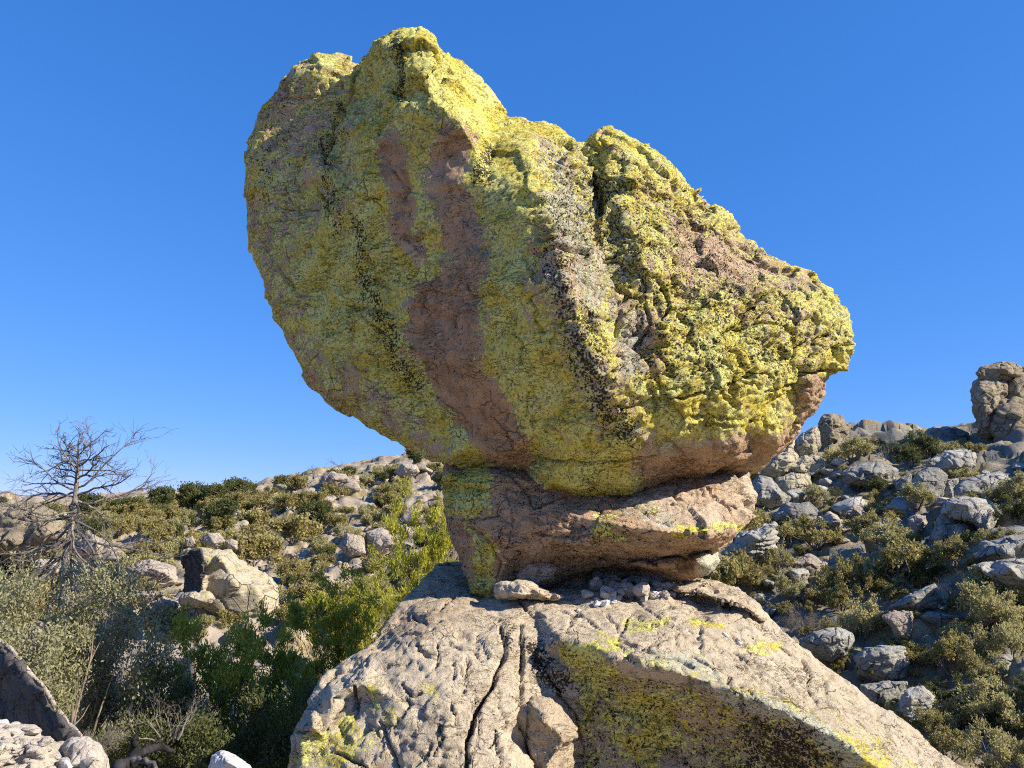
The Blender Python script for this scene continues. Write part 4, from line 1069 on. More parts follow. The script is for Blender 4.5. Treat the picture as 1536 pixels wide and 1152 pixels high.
def tubes(name, lines, mat, parent, sides=5):
    """bark: one tapering tube along every polyline"""
    Vs, Fs, off = [], [], 0
    ang = np.arange(sides) * 2 * math.pi / sides
    for pts, rad in lines:
        pts = np.asarray(pts, float); rad = np.asarray(rad, float)
        k = len(pts)
        t = unit(np.gradient(pts, axis=0))
        ref = np.array([0.31, 0.87, 0.37])
        a = unit(np.cross(t, ref)); b = np.cross(t, a)
        ring = pts[:, None, :] + rad[:, None, None] * (np.cos(ang)[None, :, None] * a[:, None, :] + np.sin(ang)[None, :, None] * b[:, None, :])
        Vs.append(ring.reshape(-1, 3))
        i = (np.arange(k - 1)[:, None] * sides); j = np.arange(sides)[None, :]; j2 = (j + 1) % sides
        Fs.append(off + np.stack([i + j, i + j2, i + sides + j2, i + sides + j], -1).reshape(-1, 4))
        off += k * sides
    me = mesh_np(name, np.concatenate(Vs), [np.concatenate(Fs)])
    return link_mesh(name, me, mat, parent)

def grow(rs, stems, height, spread, levels, splits=(2, 3), up=0.12, wig=0.28, r0=0.03, low=0.15, lean=(0, 0, 0)):
    lines, tips = [], []
    def rec(p, d, L, r, lev):
        n = 5
        pts, rad = [p], [r]
        for i in range(n):
            d = unit(d + rs.randn(3) * wig * 0.6 + np.array([0, 0, up * 0.5]))
            p = p + d * L / n
            pts.append(p); rad.append(r * (1 - 0.45 * (i + 1) / n))
        lines.append((pts, rad))
        if lev == 0:
            for i in (2, 3, 4, 5): tips.append((pts[i], d))
            return
        for c in range(rs.randint(splits[0], splits[1] + 1)):
            k = rs.choice([2, 3, 4, 5, 5])
            nd = unit(d + rs.randn(3) * 0.62 + np.array([0, 0, up]))
            rec(np.array(pts[k]), nd, L * rs.uniform(0.58, 0.80), rad[k] * 0.68, lev - 1)
    tot = sum(0.69 ** i for i in range(levels + 1))
    for s in range(stems):
        a = 2 * math.pi * (s + rs.uniform(-0.3, 0.3)) / stems
        t = spread * rs.uniform(0.35, 1.0)
        d = unit(np.array([math.cos(a) * t, math.sin(a) * t, 1.0]) + np.array(lean))
        rec(np.array([math.cos(a) * low * t, math.sin(a) * low * t, 0.0]), d, height / tot * rs.uniform(0.8, 1.15), r0 * rs.uniform(0.7, 1.1), levels)
    T = np.array([t[0] for t in tips]); Dr = np.array([t[1] for t in tips])
    return lines, T, Dr

def leaf_mesh(name, T, Dr, k, length, width, spread, rs, up=0.35, along=0.6, blade=False):
    """k leaves round every twig end, each a small folded blade with its own tint"""
    m = len(T)
    idx = np.repeat(np.arange(m), k)
    n = len(idx)
    pos = T[idx] + rs.randn(n, 3) * spread - Dr[idx] * rs.rand(n, 1) * spread * 2.0
    d = unit(Dr[idx] * along + rs.randn(n, 3) * 0.6 + np.array([0, 0, up]))
    side = unit(np.cross(d, rs.randn(n, 3)))
    nrm = np.cross(side, d)
    L = length * rs.uniform(0.6, 1.25, (n, 1)); W = width * rs.uniform(0.7, 1.2, (n, 1))
    a = pos; b = pos + d * L * 0.45 + side * W * 0.5 + nrm * W * 0.18; c = pos + d * L; e = pos + d * L * 0.45 - side * W * 0.5 + nrm * W * 0.18
    V = np.stack([a, b, c, e], 1).reshape(-1, 3)
    q = np.arange(n * 4).reshape(-1, 4)
    me = mesh_np(name, V, [q], smooth=False)
    cl = rs.rand(m)
    tint = np.clip(0.5 * cl[idx] + 0.5 * rs.rand(n), 0, 1)
    set_attr(me, 'tint', np.repeat(tint, 4))
    set_attr(me, 'tint2', np.repeat(np.clip(0.75 * rs.rand(m)[idx] + 0.3 * rs.rand(n), 0, 1), 4))
    return me

def make_shrub(name, seed, mat, stems=6, height=1.2, spread=0.9, levels=3, k=14, ll=0.07, lw=0.035, sp=0.06, r0=0.025, up=0.12, splits=(2, 3), bark=None, lup=0.35, along=0.6, low=0.15, lean=(0, 0, 0), wig=0.28, target=None):
    rs = np.random.RandomState(seed)
    lines, T, Dr = grow(rs, stems, height, spread, levels, splits, up, wig, r0, low, lean)
    if target:                                     # fit the branches to a real width and height before the leaves grow
        q = np.array([target[0] / max(np.ptp(T[:, 0]), np.ptp(T[:, 1])), 0, target[1] / T[:, 2].max()]); q[1] = q[0]
        lines = [(np.array(a) * q, b) for a, b in lines]; T = T * q; Dr = unit(Dr * q)
    root = empty(name, (0, 0, 0))
    st = tubes('stems', lines, bark or M_BARK, root, 4)
    if k:
        me = leaf_mesh('foliage', T, Dr, k, ll, lw, sp, rs, lup, along)
        fo = link_mesh('foliage', me, mat, root)
        tag(fo, kind='stuff')
    return root

def size_of(root):
    V = np.concatenate([get_co(c.data) for c in root.children])
    return np.ptp(V[:, 0]), np.ptp(V[:, 2])

_used = set()
def copy_thing(src, loc, s, rz, label, cat, group=None, name=None, sz=None):
    """the first use moves the source itself, every later one copies it and its parts (mesh data shared)"""
    if src.name not in _used:
        _used.add(src.name); r = src
    else:
        r = src.copy(); col.objects.link(r)
        for ch in src.children:
            c = ch.copy(); col.objects.link(c); c.parent = r
    if name: r.name = name
    r.location = tuple(loc); r.scale = (s, s, s * (sz or 1.0)); r.rotation_euler = (0, 0, rz)
    return tag(r, label, cat, group)

# ---- far left slope: shrubs of three kinds
FAR = []
for i in range(3): FAR.append(make_shrub('olive_shrub', 300 + i, M_LEAF_OLIVE, 7, 1.0, 1.1, 3, 10, 0.10, 0.055, 0.07, 0.02))
for i in range(2): FAR.append(make_shrub('sage_shrub', 310 + i, M_LEAF_SAGE, 8, 0.85, 1.2, 3, 9, 0.09, 0.04, 0.06, 0.02))
FAR.append(make_shrub('oak_shrub', 320, M_LEAF_DARK, 5, 1.5, 0.8, 3, 16, 0.11, 0.07, 0.09, 0.04))
FW = [size_of(f) for f in FAR]
FAR_NAME = ['olive_shrub'] * 3 + ['sage_shrub'] * 2 + ['oak_shrub']
FAR_LAB = {'olive_shrub': 'dull olive shrub growing between the pale rocks of the far left slope', 'sage_shrub': 'brownish grey low shrub on the far left slope', 'oak_shrub': 'dark green bushy shrub on the far left slope'}
FAR_GRP = {'olive_shrub': 'olive shrubs of the far left slope', 'sage_shrub': 'brownish grey shrubs of the far left slope', 'oak_shrub': 'dark green shrubs of the far left slope'}
def far_shrub(u, v, px, kind, label=None, group=None, aspect=1.0, cat='shrub'):
    p = hit(u, v)
    s = px / F * p[1] / FW[kind][0]
    nm = FAR_NAME[kind]
    return copy_thing(FAR[kind], p - (0, 0, 0.08), s, rng.uniform(0, 6.28), label or FAR_LAB[nm], cat, group or (None if label else FAR_GRP[nm]), nm, aspect)
n = 0
while n < 420:
    u = rng.uniform(-40, 690)
    rv = ridge_v(u)
    v = rv + 4 + rng.uniform(0, 1) ** 1.35 * (940 - rv)
    if 262 < u < 430 and 840 < v < 930: continue
    dens = perlin(np.array([[u * 0.012, v * 0.022, 3.3]]))[0] + (0.30 if v < rv + 45 else -0.02)
    if rng.uniform(-0.4, 0.5) > dens: continue
    kind = rng.choice([0, 1, 2, 3, 4, 5], p=[0.2, 0.19, 0.19, 0.18, 0.17, 0.07])
    pend(far_shrub(u, v, rng.uniform(15, 44) * (0.75 + max(0, v - 720) / 240), kind), u, v, ('olive shrub', 'brownish grey shrub', 'dark green shrub')[(0, 0, 0, 1, 1, 2)[kind]], 0)
    n += 1
for u, v, px, lab in ((242, 768, 40, 'first small tree on the left skyline beyond the dead tree'), (288, 764, 42, 'rounded green tree on the left skyline above the blocky yellow rock'),
                      (324, 760, 34, 'low green tree third along the left skyline'), (353, 756, 40, 'dark green tree on the left skyline beside a pink boulder'),
                      (424, 738, 26, 'round olive tree alone on the rising left ridge'), (622, 697, 26, 'small green tree at the ridge top beside the boulder underside'), (0, 768, 24, 'tiny tree on the skyline at the far left edge')):
    far_shrub(u, v, px, 5, lab, aspect=1.1, cat='tree')
for u, v, px, k, lab in ((300, 812, 60, 0, 'wide olive bush hugging the rocks behind the blocky yellow rock'), (440, 800, 64, 1, 'dense olive bush in the middle of the far left slope'), (520, 800, 50, 3, 'greyish bush left of the big split white boulder'),
                      (500, 736, 52, 2, 'rusty olive bush under the dark sided crag'), (375, 830, 70, 1, 'long olive bush sloping down behind the blocky yellow rock'), (245, 900, 46, 2, 'olive bush left of the loaf shaped stone'), (240, 845, 54, 4, 'grey brown bush above the jointed pale slab')):
    far_shrub(u, v + px * 0.25, px, k, lab)

# ---- right slope
MID = []
for i in range(3): MID.append(('sunlit_shrub', make_shrub('sunlit_shrub', 400 + i, M_LEAF_SAGE, 8, 1.1, 1.0, 4, 9, 0.065, 0.035, 0.05, 0.03, splits=(2, 2))))
for i in range(2): MID.append(('oak_shrub', make_shrub('oak_shrub', 410 + i, M_LEAF_OLIVE, 7, 1.2, 0.9, 4, 10, 0.075, 0.045, 0.05, 0.035, splits=(2, 2))))
MID.append(('dark_oak', make_shrub('dark_oak', 420, M_LEAF_DARK, 6, 1.6, 0.8, 4, 12, 0.08, 0.05, 0.06, 0.04, splits=(2, 2))))
MW = [size_of(m[1]) for m in MID]
def mid_shrub(u, v, w, h, kind, label, cat='shrub', group=None):
    p = hit(u, v + h * 0.5)
    s = w / F * p[1] / MW[kind][0]
    asp = min(1.8, max(0.6, (h / F * p[1]) / (MW[kind][1] * s)))
    return copy_thing(MID[kind][1], p - (0, 0, 0.05), s, rng.uniform(0, 6.28), label, cat, group, MID[kind][0], asp)
for a in ((1389, 664, 62, 50, 5, 'dark green rounded tree standing on the right skyline', 'tree'), (1366, 686, 50, 40, 5, 'dark bush at the foot of the skyline tree'), (1279, 680, 70, 22, 0, 'low grassy shrub on the skyline right of the banded stack'),
          (1285, 720, 46, 32, 0, 'sunny shrub below the long shaded rock shelf'), (1318, 728, 46, 36, 5, 'dark shrub right of the sunny shrub under the shelf'), (1374, 752, 54, 46, 0, 'pale sunlit shrub in front of the big blue grey boulder'),
          (1316, 756, 54, 38, 1, 'yellow green shrub at the head of the middle thicket'), (1248, 762, 40, 22, 1, 'small shrub over the broken white rocks'), (1225, 744, 34, 28, 0, 'small rounded shrub beside the bare twiggy bush'),
          (1143, 773, 42, 36, 2, 'soft grey shrub close to the end of the rock neck'), (1180, 800, 60, 44, 0, 'left end of the widest shrub at right, grey green'), (1226, 800, 110, 56, 3, 'widest shrub of the right slope, olive and flat topped'),
          (1338, 790, 90, 64, 1, 'bushy sunlit shrub in the middle of the right slope'), (1305, 800, 60, 50, 4, 'olive shrub filling the gap left of the bushy sunlit one'), (1352, 838, 92, 80, 4, 'shaggy shrub with bare grey stems below the bushy sunlit one'), (1300, 858, 70, 60, 3, 'dark olive shrub left of the shaggy one'),
          (1168, 835, 56, 50, 2, 'pale rounded shrub beside the layered grey slab'), (1189, 872, 52, 60, 1, 'tall light green shrub above the outcrop slope'), (1131, 872, 46, 34, 2, 'grey bush just over the edge of the outcrop'), (1145, 856, 36, 26, 4, 'small bright olive bush behind the grey edge bush'),
          (1258, 866, 92, 60, 3, 'broad yellowish shrub above the sunny round shrub'), (1430, 828, 72, 62, 4, 'orange tipped oak shrub on a bare leaning trunk'), (1390, 852, 60, 56, 5, 'dark shrub in the shadow left of the orange tipped one'), (1440, 708, 40, 28, 0, 'little twisted shrub on top of the slabs'),
          (1524, 734, 64, 56, 0, 'sunlit shrub at the right edge over the slabs'), (1528, 765, 60, 50, 5, 'dark shrub at the right edge beside the hollowed slab'), (1508, 806, 74, 40, 4, 'spreading olive shrub on the upper long slab'), (1486, 876, 78, 62, 0, 'pale feathery shrub on the lower long slab'), (1534, 884, 50, 40, 1, 'pale shrub cut by the right edge'),
          (1290, 912, 84, 92, 1, 'sunny round shrub growing above the blocky striped boulder'), (1262, 905, 50, 50, 4, 'darker olive shrub left of the sunny round one'), (1480, 910, 92, 84, 0, 'tall pale shrub over the dark gully'), (1505, 956, 86, 80, 2, 'grey green shrub at right below the tall pale one'), (1430, 985, 78, 72, 4, 'dark leaved shrub right of the dark gully'),
          (1472, 988, 70, 70, 1, 'yellow green shrub between the dark leaved one and the right edge'), (1420, 1055, 84, 84, 1, 'green shrub above the foot of the outcrop at right'), (1462, 1040, 70, 60, 5, 'dark bush in the hollow of the lower right'), (1506, 1056, 98, 80, 0, 'big pale shrub in the lower right'), (1488, 1118, 100, 80, 2, 'soft grey green shrub in the bottom right corner'), (1420, 1115, 70, 60, 4, 'shadowed olive bush beside the outcrop at the bottom right'), (1530, 1120, 70, 70, 1, 'pale shrub in the extreme bottom right corner'),
          (1258, 994, 30, 34, 4, 'small spiky green plant at the foot of the grey green boulder', 'plant')):
    mid_shrub(*a)
n = 0
while n < 125:
    u = rng.uniform(1100, 1560); v = rng.uniform(695, 1100)
    if u < 1165 + (v - 925) * 1.35 and v > 880: continue
    sz = rng.uniform(22, 46) * (0.7 + (v - 690) / 500)
    kd = int(rng.choice([2, 3, 4, 5]))
    pend(mid_shrub(u, v, sz, sz * 0.7, kd, 'unremarkable olive bush filling the gaps between the rocks of the right slope', 'shrub', 'filler bushes of the right slope'), u, v, {2: 'pale green bush', 5: 'dark green bush'}.get(kd, 'olive bush'), 1)
    n += 1

for i in range(14):
    u = 1275 + i * 15 + rng.uniform(-6, 6); v = 664 - 0.02 * (u - 1275) + rng.uniform(0, 14)
    pend(mid_shrub(u, v, rng.uniform(26, 44), rng.uniform(14, 24), int(rng.choice([0, 2, 3])), 'low grassy bush along the right skyline', 'shrub', 'filler bushes of the right slope'), u, v, 'low grassy bush', 1)
# ---- dry and leafless bushes
def dry_bush(name, seed, u, v, w, label, mat=M_DEAD, k=0, cat='dry bush', up=0.1, D=None, levels=4, spread=1.1, stems=9, r0=0.018):
    b = make_shrub(name, seed, M_DRY, stems, 1.0, spread, levels, k, 0.05, 0.008, 0.05, r0, up, (2, 3), mat, low=0.2)
    p = hit(u, v) if D is None else P(u, v, D)
    s = w / F * p[1] / size_of(b)[0]
    b.location = tuple(p); b.scale = (s, s, s)
    return tag(b, label, cat)
dry_bush('dry_bush', 501, 1208, 958, 80, 'dry beige leafless bush beside the edge of the outcrop', k=3)
dry_bush('bare_bush', 502, 1326, 688, 46, 'thin bare bush against the sky left of the skyline tree')
dry_bush('bare_bush', 503, 1250, 752, 48, 'dark bare twiggy bush below the yellowish rock pinnacle', M_CHAR)
dry_bush('dead_brush', 504, 1424, 905, 90, 'tangle of pale dead branches under the orange tipped oak', up=-0.05)
dry_bush('bare_bush', 505, 1068, 880, 44, 'grey leafless sapling standing by the hanging slab', stems=2, spread=0.25)
dry_bush('dead_sapling', 506, 512, 714, 26, 'bare sapling on the left ridge above the dark sided crag', M_CHAR, levels=3, stems=2, spread=0.3, r0=0.03)
dry_bush('dead_sapling', 507, 470, 722, 18, 'thin dead twig tree left of the crag on the ridge', M_CHAR, levels=3, stems=2, spread=0.3, r0=0.03)
dry_bush('dead_sapling', 508, 380, 745, 20, 'pale dead sapling among the left skyline bushes', M_DEAD, levels=3, stems=2, spread=0.3, r0=0.03)

# ---- the dead tree
def build_dead_tree():
    rs = np.random.RandomState(91)
    D = 22.0
    root_p = P(98, 905, D)
    root = tag(empty('dead_tree', tuple(root_p)), 'dead leafless tree with drooping grey branches against the sky', 'tree')
    tr = np.array([P(98, 905, D), P(101, 870, D), P(100, 838, D), P(106, 800, D), P(112, 765, D), P(114, 738, D), P(116, 710, D), P(118, 690, D), P(117, 674, D)]) - root_p
    rad = np.array([0.17, 0.14, 0.12, 0.10, 0.085, 0.068, 0.05, 0.036, 0.018])
    tubes('trunk', [(tr, rad)], M_DEAD, root, 9)
    H = len(tr) - 1
    def at(t):
        i = min(int(t * H), H - 1); f = t * H - i
        return tr[i] * (1 - f) + tr[i + 1] * f, rad[i] * (1 - f) + rad[i + 1] * f
    nb = 52
    for b in range(nb):
        t = 0.20 + 0.80 * (b + rs.uniform(0, 0.6)) / nb
        p, r = at(min(t, 0.995))
        az = b * 2.399 + rs.uniform(-0.4, 0.4)
        L = float(np.interp(t, [0.2, 0.35, 0.5, 0.65, 0.8, 0.92, 1.0], [2.6, 2.5, 2.0, 1.9, 1.45, 0.8, 0.4])) * (1.2 if math.cos(az) > 0 else 0.95) * rs.uniform(0.7, 1.1)
        rise = float(np.interp(t, [0.2, 0.45, 0.65, 0.85, 1.0], [-0.30, -0.12, 0.15, 0.55, 1.1])) + rs.uniform(-0.12, 0.12)
        lines = []
        d = unit(np.array([math.cos(az), 0.7 * math.sin(az), rise]))
        n = 9
        pts, rr = [p], [r * 0.42]
        for i in range(n):
            f = i / n
            sag = (-0.20 if t < 0.6 else -0.02) * (1 - f) + 0.12 * f
            d = unit(d + rs.randn(3) * 0.20 + np.array([0, 0, sag * 0.6]))
            pts.append(pts[-1] + d * L / n); rr.append(r * 0.42 * (1 - 0.85 * (i + 1) / n) + 0.006)
        lines.append((pts, rr))
        for s in range(int(7 + L * 3.2)):
            k = rs.randint(2, n + 1)
            q = np.array(pts[k]); sd = unit((np.array(pts[k]) - np.array(pts[k - 1])) * 9 + rs.randn(3) * 0.75 + np.array([0, 0, -0.18 if t < 0.6 else 0.15]))
            sl = L * rs.uniform(0.15, 0.40)
            sp, sr = [q], [min(rr[k] * 0.7, 0.014)]
            for i in range(5):
                sd = unit(sd + rs.randn(3) * 0.28 + np.array([0, 0, 0.05]))
                sp.append(sp[-1] + sd * sl / 5); sr.append(sr[0] * (1 - 0.7 * (i + 1) / 5))
            lines.append((sp, sr))
            for w in range(3):
                k2 = rs.randint(1, 6)
                wd = unit(np.array(sp[k2]) - np.array(sp[k2 - 1]) + rs.randn(3) * 0.05)
                wp = [np.array(sp[k2])]
                for i in range(3):
                    wd = unit(wd + rs.randn(3) * 0.3)
                    wp.append(wp[-1] + wd * sl * 0.20)
                lines.append((wp, [0.006, 0.005, 0.004, 0.003]))
        tubes('branch', lines, M_CHAR if b % 3 else M_DEAD, root, 4)
build_dead_tree()

# ---- the near shrubs below the outcrop, left
def base_at(u, D, v_guess):
    """a plant's foot on the ground at photo column u, D metres off"""
    x = P(u, v_guess, D)[0]
    z = float(ground_z(np.array([x]), np.array([D]))[0])
    return np.array([x, D, z])
def rooted(name, seed, u, D, w_px, top_v, label, cat, mat, **k):
    p = base_at(u, D, 1100)
    b = make_shrub(name, seed, mat, target=(w_px / F * D, P(u, top_v, D)[2] - p[2]), **k)
    b.location = tuple(p)
    return tag(b, label, cat)
GS = dict(stems=9, height=2.6, spread=1.1, levels=5, k=30, ll=0.048, lw=0.022, sp=0.075, r0=0.035, splits=(2, 2), up=0.14)
rooted('manzanita_shrub', 601, 95, 9.6, 330, 838, 'large silvery green shrub at left in front of the dead tree', 'shrub', M_LEAF_GREY, **GS)
rooted('manzanita_shrub', 602, -60, 10.2, 330, 850, 'silvery green shrub cut off by the left edge', 'shrub', M_LEAF_GREY, **{**GS, 'k': 26})
rooted('manzanita_shrub', 603, 195, 11.0, 200, 905, 'smaller silvery green shrub right of the large one', 'shrub', M_LEAF_GREY, **{**GS, 'k': 34, 'levels': 4})
JN = dict(stems=5, height=3.0, spread=0.75, levels=5, k=17, ll=0.075, lw=0.018, sp=0.028, r0=0.055, splits=(2, 3), up=0.16, lup=0.5, along=1.3, bark=M_CHAR, wig=0.40)
rooted('juniper', 611, 565, 13.4, 280, 815, 'bright yellow green juniper against the left side of the outcrop', 'juniper', M_JUNIPER, **JN)
rooted('juniper', 619, 500, 12.9, 170, 862, 'smaller sunlit juniper left of the bright one below the white boulders', 'juniper', M_JUNIPER, **{**JN, 'levels': 4, 'k': 18, 'sp': 0.04})
rooted('juniper', 612, 640, 16.0, 150, 715, 'loose green juniper rising behind the left side of the rock neck', 'juniper', M_JUNIPER, **{**JN, 'levels': 4, 'k': 30, 'sp': 0.04, 'll': 0.09})
rooted('juniper', 613, 335, 10.8, 210, 905, 'dark juniper with open branches in front of the blocky yellow rock', 'juniper', M_JUNIPER, **{**JN, 'levels': 4, 'k': 26, 'stems': 4, 'sp': 0.04})
rooted('juniper', 614, 440, 11.4, 230, 900, 'shaded juniper between the dark open one and the bright one', 'juniper', M_JUNIPER, **{**JN, 'levels': 4, 'k': 34, 'sp': 0.04})
rooted('dark_bush', 615, 250, 9.8, 190, 985, 'low dark bush in the shadow under the left junipers', 'bush', M_LEAF_DARK, **{**GS, 'levels': 4, 'k': 30})
rooted('dark_bush', 616, 390, 9.4, 220, 1030, 'dark bush at the foot of the outcrop above the white stone', 'bush', M_LEAF_DARK, **{**GS, 'levels': 4, 'k': 30})
dry_bush('bare_bush', 617, 255, 1110, 150, 'bare pale twigs in the shadow right of the silvery shrubs', M_DEAD, D=8.9, levels=4)
dry_bush('bare_bush', 618, 150, 1120, 90, 'dense grey twigs low behind the dark rock wedge', M_DEAD, D=7.6, levels=4, k=2, up=-0.1, stems=14, spread=1.6)
# the fallen log
rs = np.random.RandomState(77)
def limb(pts, r0, r1, jit):
    pts = np.array(pts); t = np.linspace(0, 1, 14) * (len(pts) - 1)
    q = np.stack([np.interp(t, np.arange(len(pts)), pts[:, c]) for c in range(3)], 1) + rs.randn(14, 3) * jit
    return q, np.linspace(r0, r1, 14) * rs.uniform(0.8, 1.2, 14)
l0 = P(168, 1175, 5.6)
root = tag(empty('fallen_log', tuple(l0)), 'dark fallen log with a broken fork in the bottom shadow', 'log')
main = limb([l0, P(182, 1152, 5.7), P(203, 1132, 5.9), P(232, 1122, 6.2), P(262, 1124, 6.5)], 0.055, 0.02, 0.012)
tubes('trunk', [(main[0] - l0, main[1])], M_DARKLOG, root, 8)
f1 = limb([main[0][7], P(200, 1112, 5.95), P(208, 1098, 6.0)], 0.03, 0.012, 0.008)
tubes('broken_fork', [(f1[0] - l0, f1[1])], M_DARKLOG, root, 7)
f2 = limb([main[0][5], P(222, 1140, 5.7), P(238, 1160, 5.6)], 0.022, 0.012, 0.008)
tubes('broken_fork', [(f2[0] - l0, f2[1])], M_CHAR, root, 7)

# ---- the brush on the slope hidden behind the boulder and its outcrop: one mass
def hidden_brush():
    Vs, Ts = [], []
    for i in range(60):
        u = rng.uniform(680, 1110); v = rng.uniform(705, 900)
        p = hit(u, v)
        src = [c for c in FAR[i % 5].children if c.name.startswith('foliage')][0].data
        V = get_co(src); t = np.empty(len(V), np.float32); src.attributes['tint'].data.foreach_get('value', t)
        a = rng.uniform(0, 6.28); s = rng.uniform(0.7, 1.3)
        Rm = np.array([[math.cos(a), -math.sin(a), 0], [math.sin(a), math.cos(a), 0], [0, 0, 1]])
        Vs.append(V @ Rm.T * s + p - (0, 0, 0.1)); Ts.append(t)
    V = np.concatenate(Vs)
    me = mesh_np('hillside_brush', V, [np.arange(len(V)).reshape(-1, 4)], smooth=False)
    set_attr(me, 'tint', np.concatenate(Ts)); set_attr(me, 'tint2', np.zeros(len(V)))
    o = link_mesh('hillside_brush', me, M_LEAF_OLIVE)
    tag(o, kind='stuff')
hidden_brush()
# ------------------------------------------------------------------ the heap of stones under the boulder
dg = bpy.context.evaluated_depsgraph_get()
dg.update()
def drop(u, v, D0=7.0):
    """where the sight line through a photo pixel first meets the outcrop"""
    d = P(u, v, 1.0)
    d = Vector(d / np.linalg.norm(d))
    o = outcrop
    ok, loc, nrm, idx = o.ray_cast(o.matrix_world.inverted() @ Vector((0, 0, 0)), d)
    return (np.array(o.matrix_world @ loc), np.array(nrm)) if ok else (P(u, v, 9.0), np.array([0, 0, 1.0]))
STONES = [blob_rock(200 + i, 2, 0.75, 10) for i in range(7)]
for m in STONES:
    m.materials.append(M_PEBBLE)
    m.polygons.foreach_set('use_smooth', np.zeros(len(m.polygons), bool))
WHITES = [m.copy() for m in STONES[:3]]
for m in WHITES: m.materials.clear(); m.materials.append(M_WHITE)
def stone(u, v, px, me, label, group=None, lift=0.0, name='heap_stone'):
    p, nrm = drop(u, v + px * 0.35)
    s = px / F * p[1] * 0.5 * 1.4
    o = bpy.data.objects.new(name, me)
    o.location = tuple(p + np.array([0, 0.3 * s, s * 0.55 + lift]))
    o.scale = (s * rng.uniform(0.9, 1.15), s * rng.uniform(0.8, 1.1), s * rng.uniform(0.85, 1.15))
    o.rotation_euler = tuple(rng.uniform(-0.6, 0.6, 2)) + (rng.uniform(0, 6.28),)
    col.objects.link(o)
    return tag(o, label, 'stone', group)
# from the enlarged photograph: x, y in the crop (860, 820) at 6.98 pixels per photo pixel, and size
BIG = [(617,287,20,'squarish stone topmost on the heap'),(640,385,18,'grey pointed stone under the topmost squarish one'),(745,400,20,'large grey wedge in the middle of the heap'),(757,335,15,'dark stone behind the large grey wedge'),
       (838,385,13,'dark stone right of the large grey wedge'),(940,370,19,'reddish brown stone at the right of the heap'),(885,435,16,'grey stone in front of the reddish brown one'),(1030,445,15,'brownish stone at the right end of the heap'),
       (575,500,20,'rounded half lit stone at the front of the heap'),(725,505,24,'long sunlit stone at the front of the heap'),(250,335,15,'leftmost upright stone of the heap'),(325,350,11,'small stone second from left at the back'),(410,300,16,'dark stone at the back left of the heap'),
       (425,340,13,'grey stone leaning on the dark back left one'),(255,430,15,'oval stone low at the left of the heap'),(390,390,13,'grey stone in the left middle of the heap'),(400,455,17,'large flat grey stone in the left half of the heap'),(360,525,18,'broad dark slab stone at the left front'),
       (470,470,15,'upright dark stone in the gap at the heap centre'),(540,430,14,'stone left of the grey pointed one'),(560,400,14,'slanting stone at the heap centre'),(720,450,14,'dark stone tucked over the long sunlit one'),(240,385,12,'small dark stone under the leftmost upright one'),(335,445,11,'small grey stone left of the large flat one'),
       (150,530,13,'dark stone lying apart at the left front of the heap'),(945,440,10,'little dark stone beside the brownish end one'),(1095,430,11,'small stone last at the right end of the heap'),(500,520,11,'small dark stone left of the rounded half lit one'),(470,390,11,'narrow stone in the left middle gap')]
for x, y, px, lab in BIG:
    y_mid = 420
    stone(860 + x / 6.98, 820 + y / 6.98, px, STONES[rng.randint(7)], lab, lift=0.03)
for x, y, px, lab in ((245,605,11,'leftmost of three white stones in front of the heap'),(335,600,11,'middle one of three white stones in front of the heap'),(412,570,10,'rightmost of three white stones in front of the heap'),(885,505,10,'white stone at the sunlit right front of the heap'),(825,500,9,'thin white stone beside the long sunlit one')):
    stone(860 + x / 6.98, 820 + y / 6.98, px, WHITES[rng.randint(3)], lab, name='white_stone')
for i in range(70):
    u = 860 + rng.uniform(200, 1150) / 6.98; v = 820 + rng.uniform(370, 560) / 6.98
    stone(u, v, rng.uniform(5, 10), STONES[rng.randint(7)], 'small grey chip of stone lying in the heap under the boulder', 'small chips in the stone heap')
for u, v, px, lab in ((1089,953,6,'pale pebble alone on the outcrop below the yellow patches'),(1108,960,5,'pale pebble right of the lone pebble, upper one'),(1109,966,6,'flat pale pebble right of the lone pebble, lower one'),(868,916,7,'tan stone left of the three white stones'),(1048,892,5,'pale pebble on the ledge right of the heap'),(1036,893,4,'tiny pebble left of the ledge pebble')):
    stone(u, v, px, WHITES[rng.randint(3)] if px < 7 else STONES[rng.randint(7)], lab, name='pebble')
# rubble on the sunlit shelf at the lower left
shelf = [o for o in col.objects if o.name.startswith('path_rock')][0]
n = 0
while n < 46:
    u = rng.uniform(-20, 125); v = rng.uniform(1090, 1150)
    d = Vector(P(u, v, 1.0)).normalized()
    ok, loc, nrm, idx = shelf.ray_cast(shelf.matrix_world.inverted() @ Vector((0, 0, 0)), d)
    n += 1
    if not ok: continue
    w = shelf.matrix_world @ loc
    s = rng.choice([0.012, 0.02, 0.032], p=[0.5, 0.35, 0.15])
    o = bpy.data.objects.new('rubble_stone', STONES[n % 7])
    o.location = (w.x, w.y, w.z + s * 0.4); o.scale = (s * rng.uniform(0.9, 1.5), s, s * rng.uniform(0.6, 1)); o.rotation_euler = tuple(rng.uniform(-0.5, 0.5, 2)) + (rng.uniform(0, 6.28),)
    col.objects.link(o)
    tag(o, 'small loose chip of stone lying on the sunlit tan shelf at bottom left', 'stone', 'loose chips on the sunlit shelf')
# rocks wedged at the back of the hollow under the neck
traced_rock('wedged_rock', [(770,862),(785,842),(815,838),(838,850),(830,872),(800,880),(775,876)], 9.35, 0.25, M_BOULDER, 'brown rock wedged under the neck behind the flat pale stone', 'rock', vox=0.014)

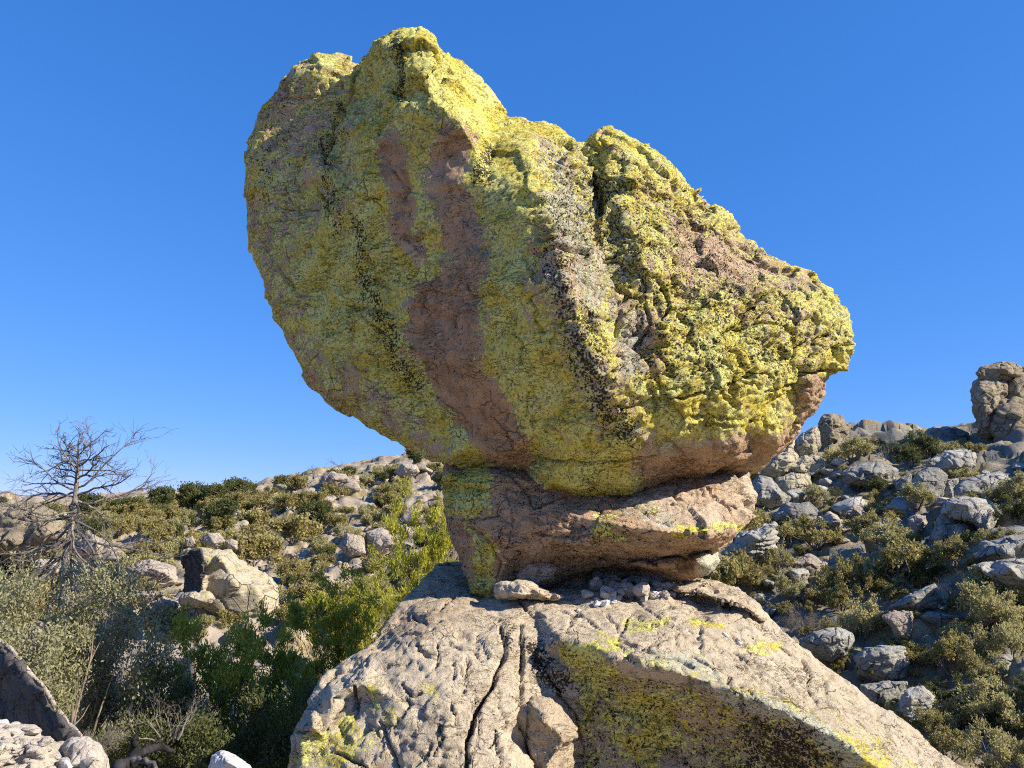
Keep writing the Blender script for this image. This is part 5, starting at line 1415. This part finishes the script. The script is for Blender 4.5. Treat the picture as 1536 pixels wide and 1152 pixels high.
# ------------------------------------------------------------------ labels of the scattered rocks and shrubs: each by the landmark it stands nearest to
MARKS = [[(95, 850, 'dead tree trunk'), (345, 880, 'blocky yellow rock'), (296, 897, 'loaf shaped stone'), (507, 722, "dark ridge crag"), (612, 706, "rounded ridge boulder"), (575, 812, 'big split white boulder'), (40, 800, "left edge crag"),
          (288, 760, 'rounded green skyline tree'), (424, 735, 'round olive ridge tree'), (560, 860, "bright juniper"), (320, 805, 'largest pinkish boulder'), (650, 760, "rock neck's left side"), (155, 830, "slab by the dead tree"), (228, 860, 'jointed pale slab'), (440, 810, "dense mid slope bush"), (355, 752, 'dark green skyline tree')],
         [(1389, 664, 'dark green skyline tree'), (1200, 700, 'yellowish rock pinnacle'), (1392, 725, 'big blue grey boulder'), (1475, 728, 'sunlit flat topped slab'), (1226, 805, "widest right slope shrub"), (1340, 795, 'bushy sunlit shrub'), (1430, 820, 'orange tipped oak'), (1322, 995, 'blocky striped boulder'), (1245, 965, 'grey green rounded boulder'),
          (1290, 905, 'sunny round shrub'), (1125, 815, 'thinly layered slab'), (1190, 770, 'flat grey slab'), (1500, 858, "long right edge slabs"), (1480, 905, 'tall pale shrub'), (1420, 1055, "outcrop foot shrub"), (1506, 1056, 'big pale shrub at lower right'), (1305, 710, 'long shaded rock shelf'), (1500, 640, 'capped pinnacle'), (1430, 985, "dark gully shrub")]]
cells = {}
for o, u, v, kind, side in PENDING:
    mu, mv, mk = min(MARKS[side], key=lambda m: np.hypot(m[0] - u, m[1] - v))
    du, dv = u - mu, v - mv
    where = 'right of' if du > abs(dv) else 'left of' if -du > abs(dv) else 'above' if dv < 0 else 'below'
    cells.setdefault((kind, where, mk), []).append((np.hypot(du, dv), o))
ORD = ['nearest', 'second nearest', 'third nearest', 'fourth nearest', 'fifth nearest', 'sixth nearest', 'seventh nearest', 'eighth nearest', 'ninth nearest', 'tenth nearest', 'eleventh nearest', 'twelfth nearest'] + [t + ' nearest' for t in ('thirteenth fourteenth fifteenth sixteenth seventeenth eighteenth nineteenth twentieth twenty-first twenty-second twenty-third twenty-fourth twenty-fifth twenty-sixth twenty-seventh twenty-eighth twenty-ninth thirtieth').split()]
for (kind, where, mk), lst in cells.items():
    lst.sort(key=lambda t: t[0])
    for i, (d, o) in enumerate(lst):
        o['label'] = '%s %s the %s, %s of its kind' % (kind, where, mk, ORD[min(i, 29)]) if len(lst) > 1 else '%s just %s the %s' % (kind, where, mk)
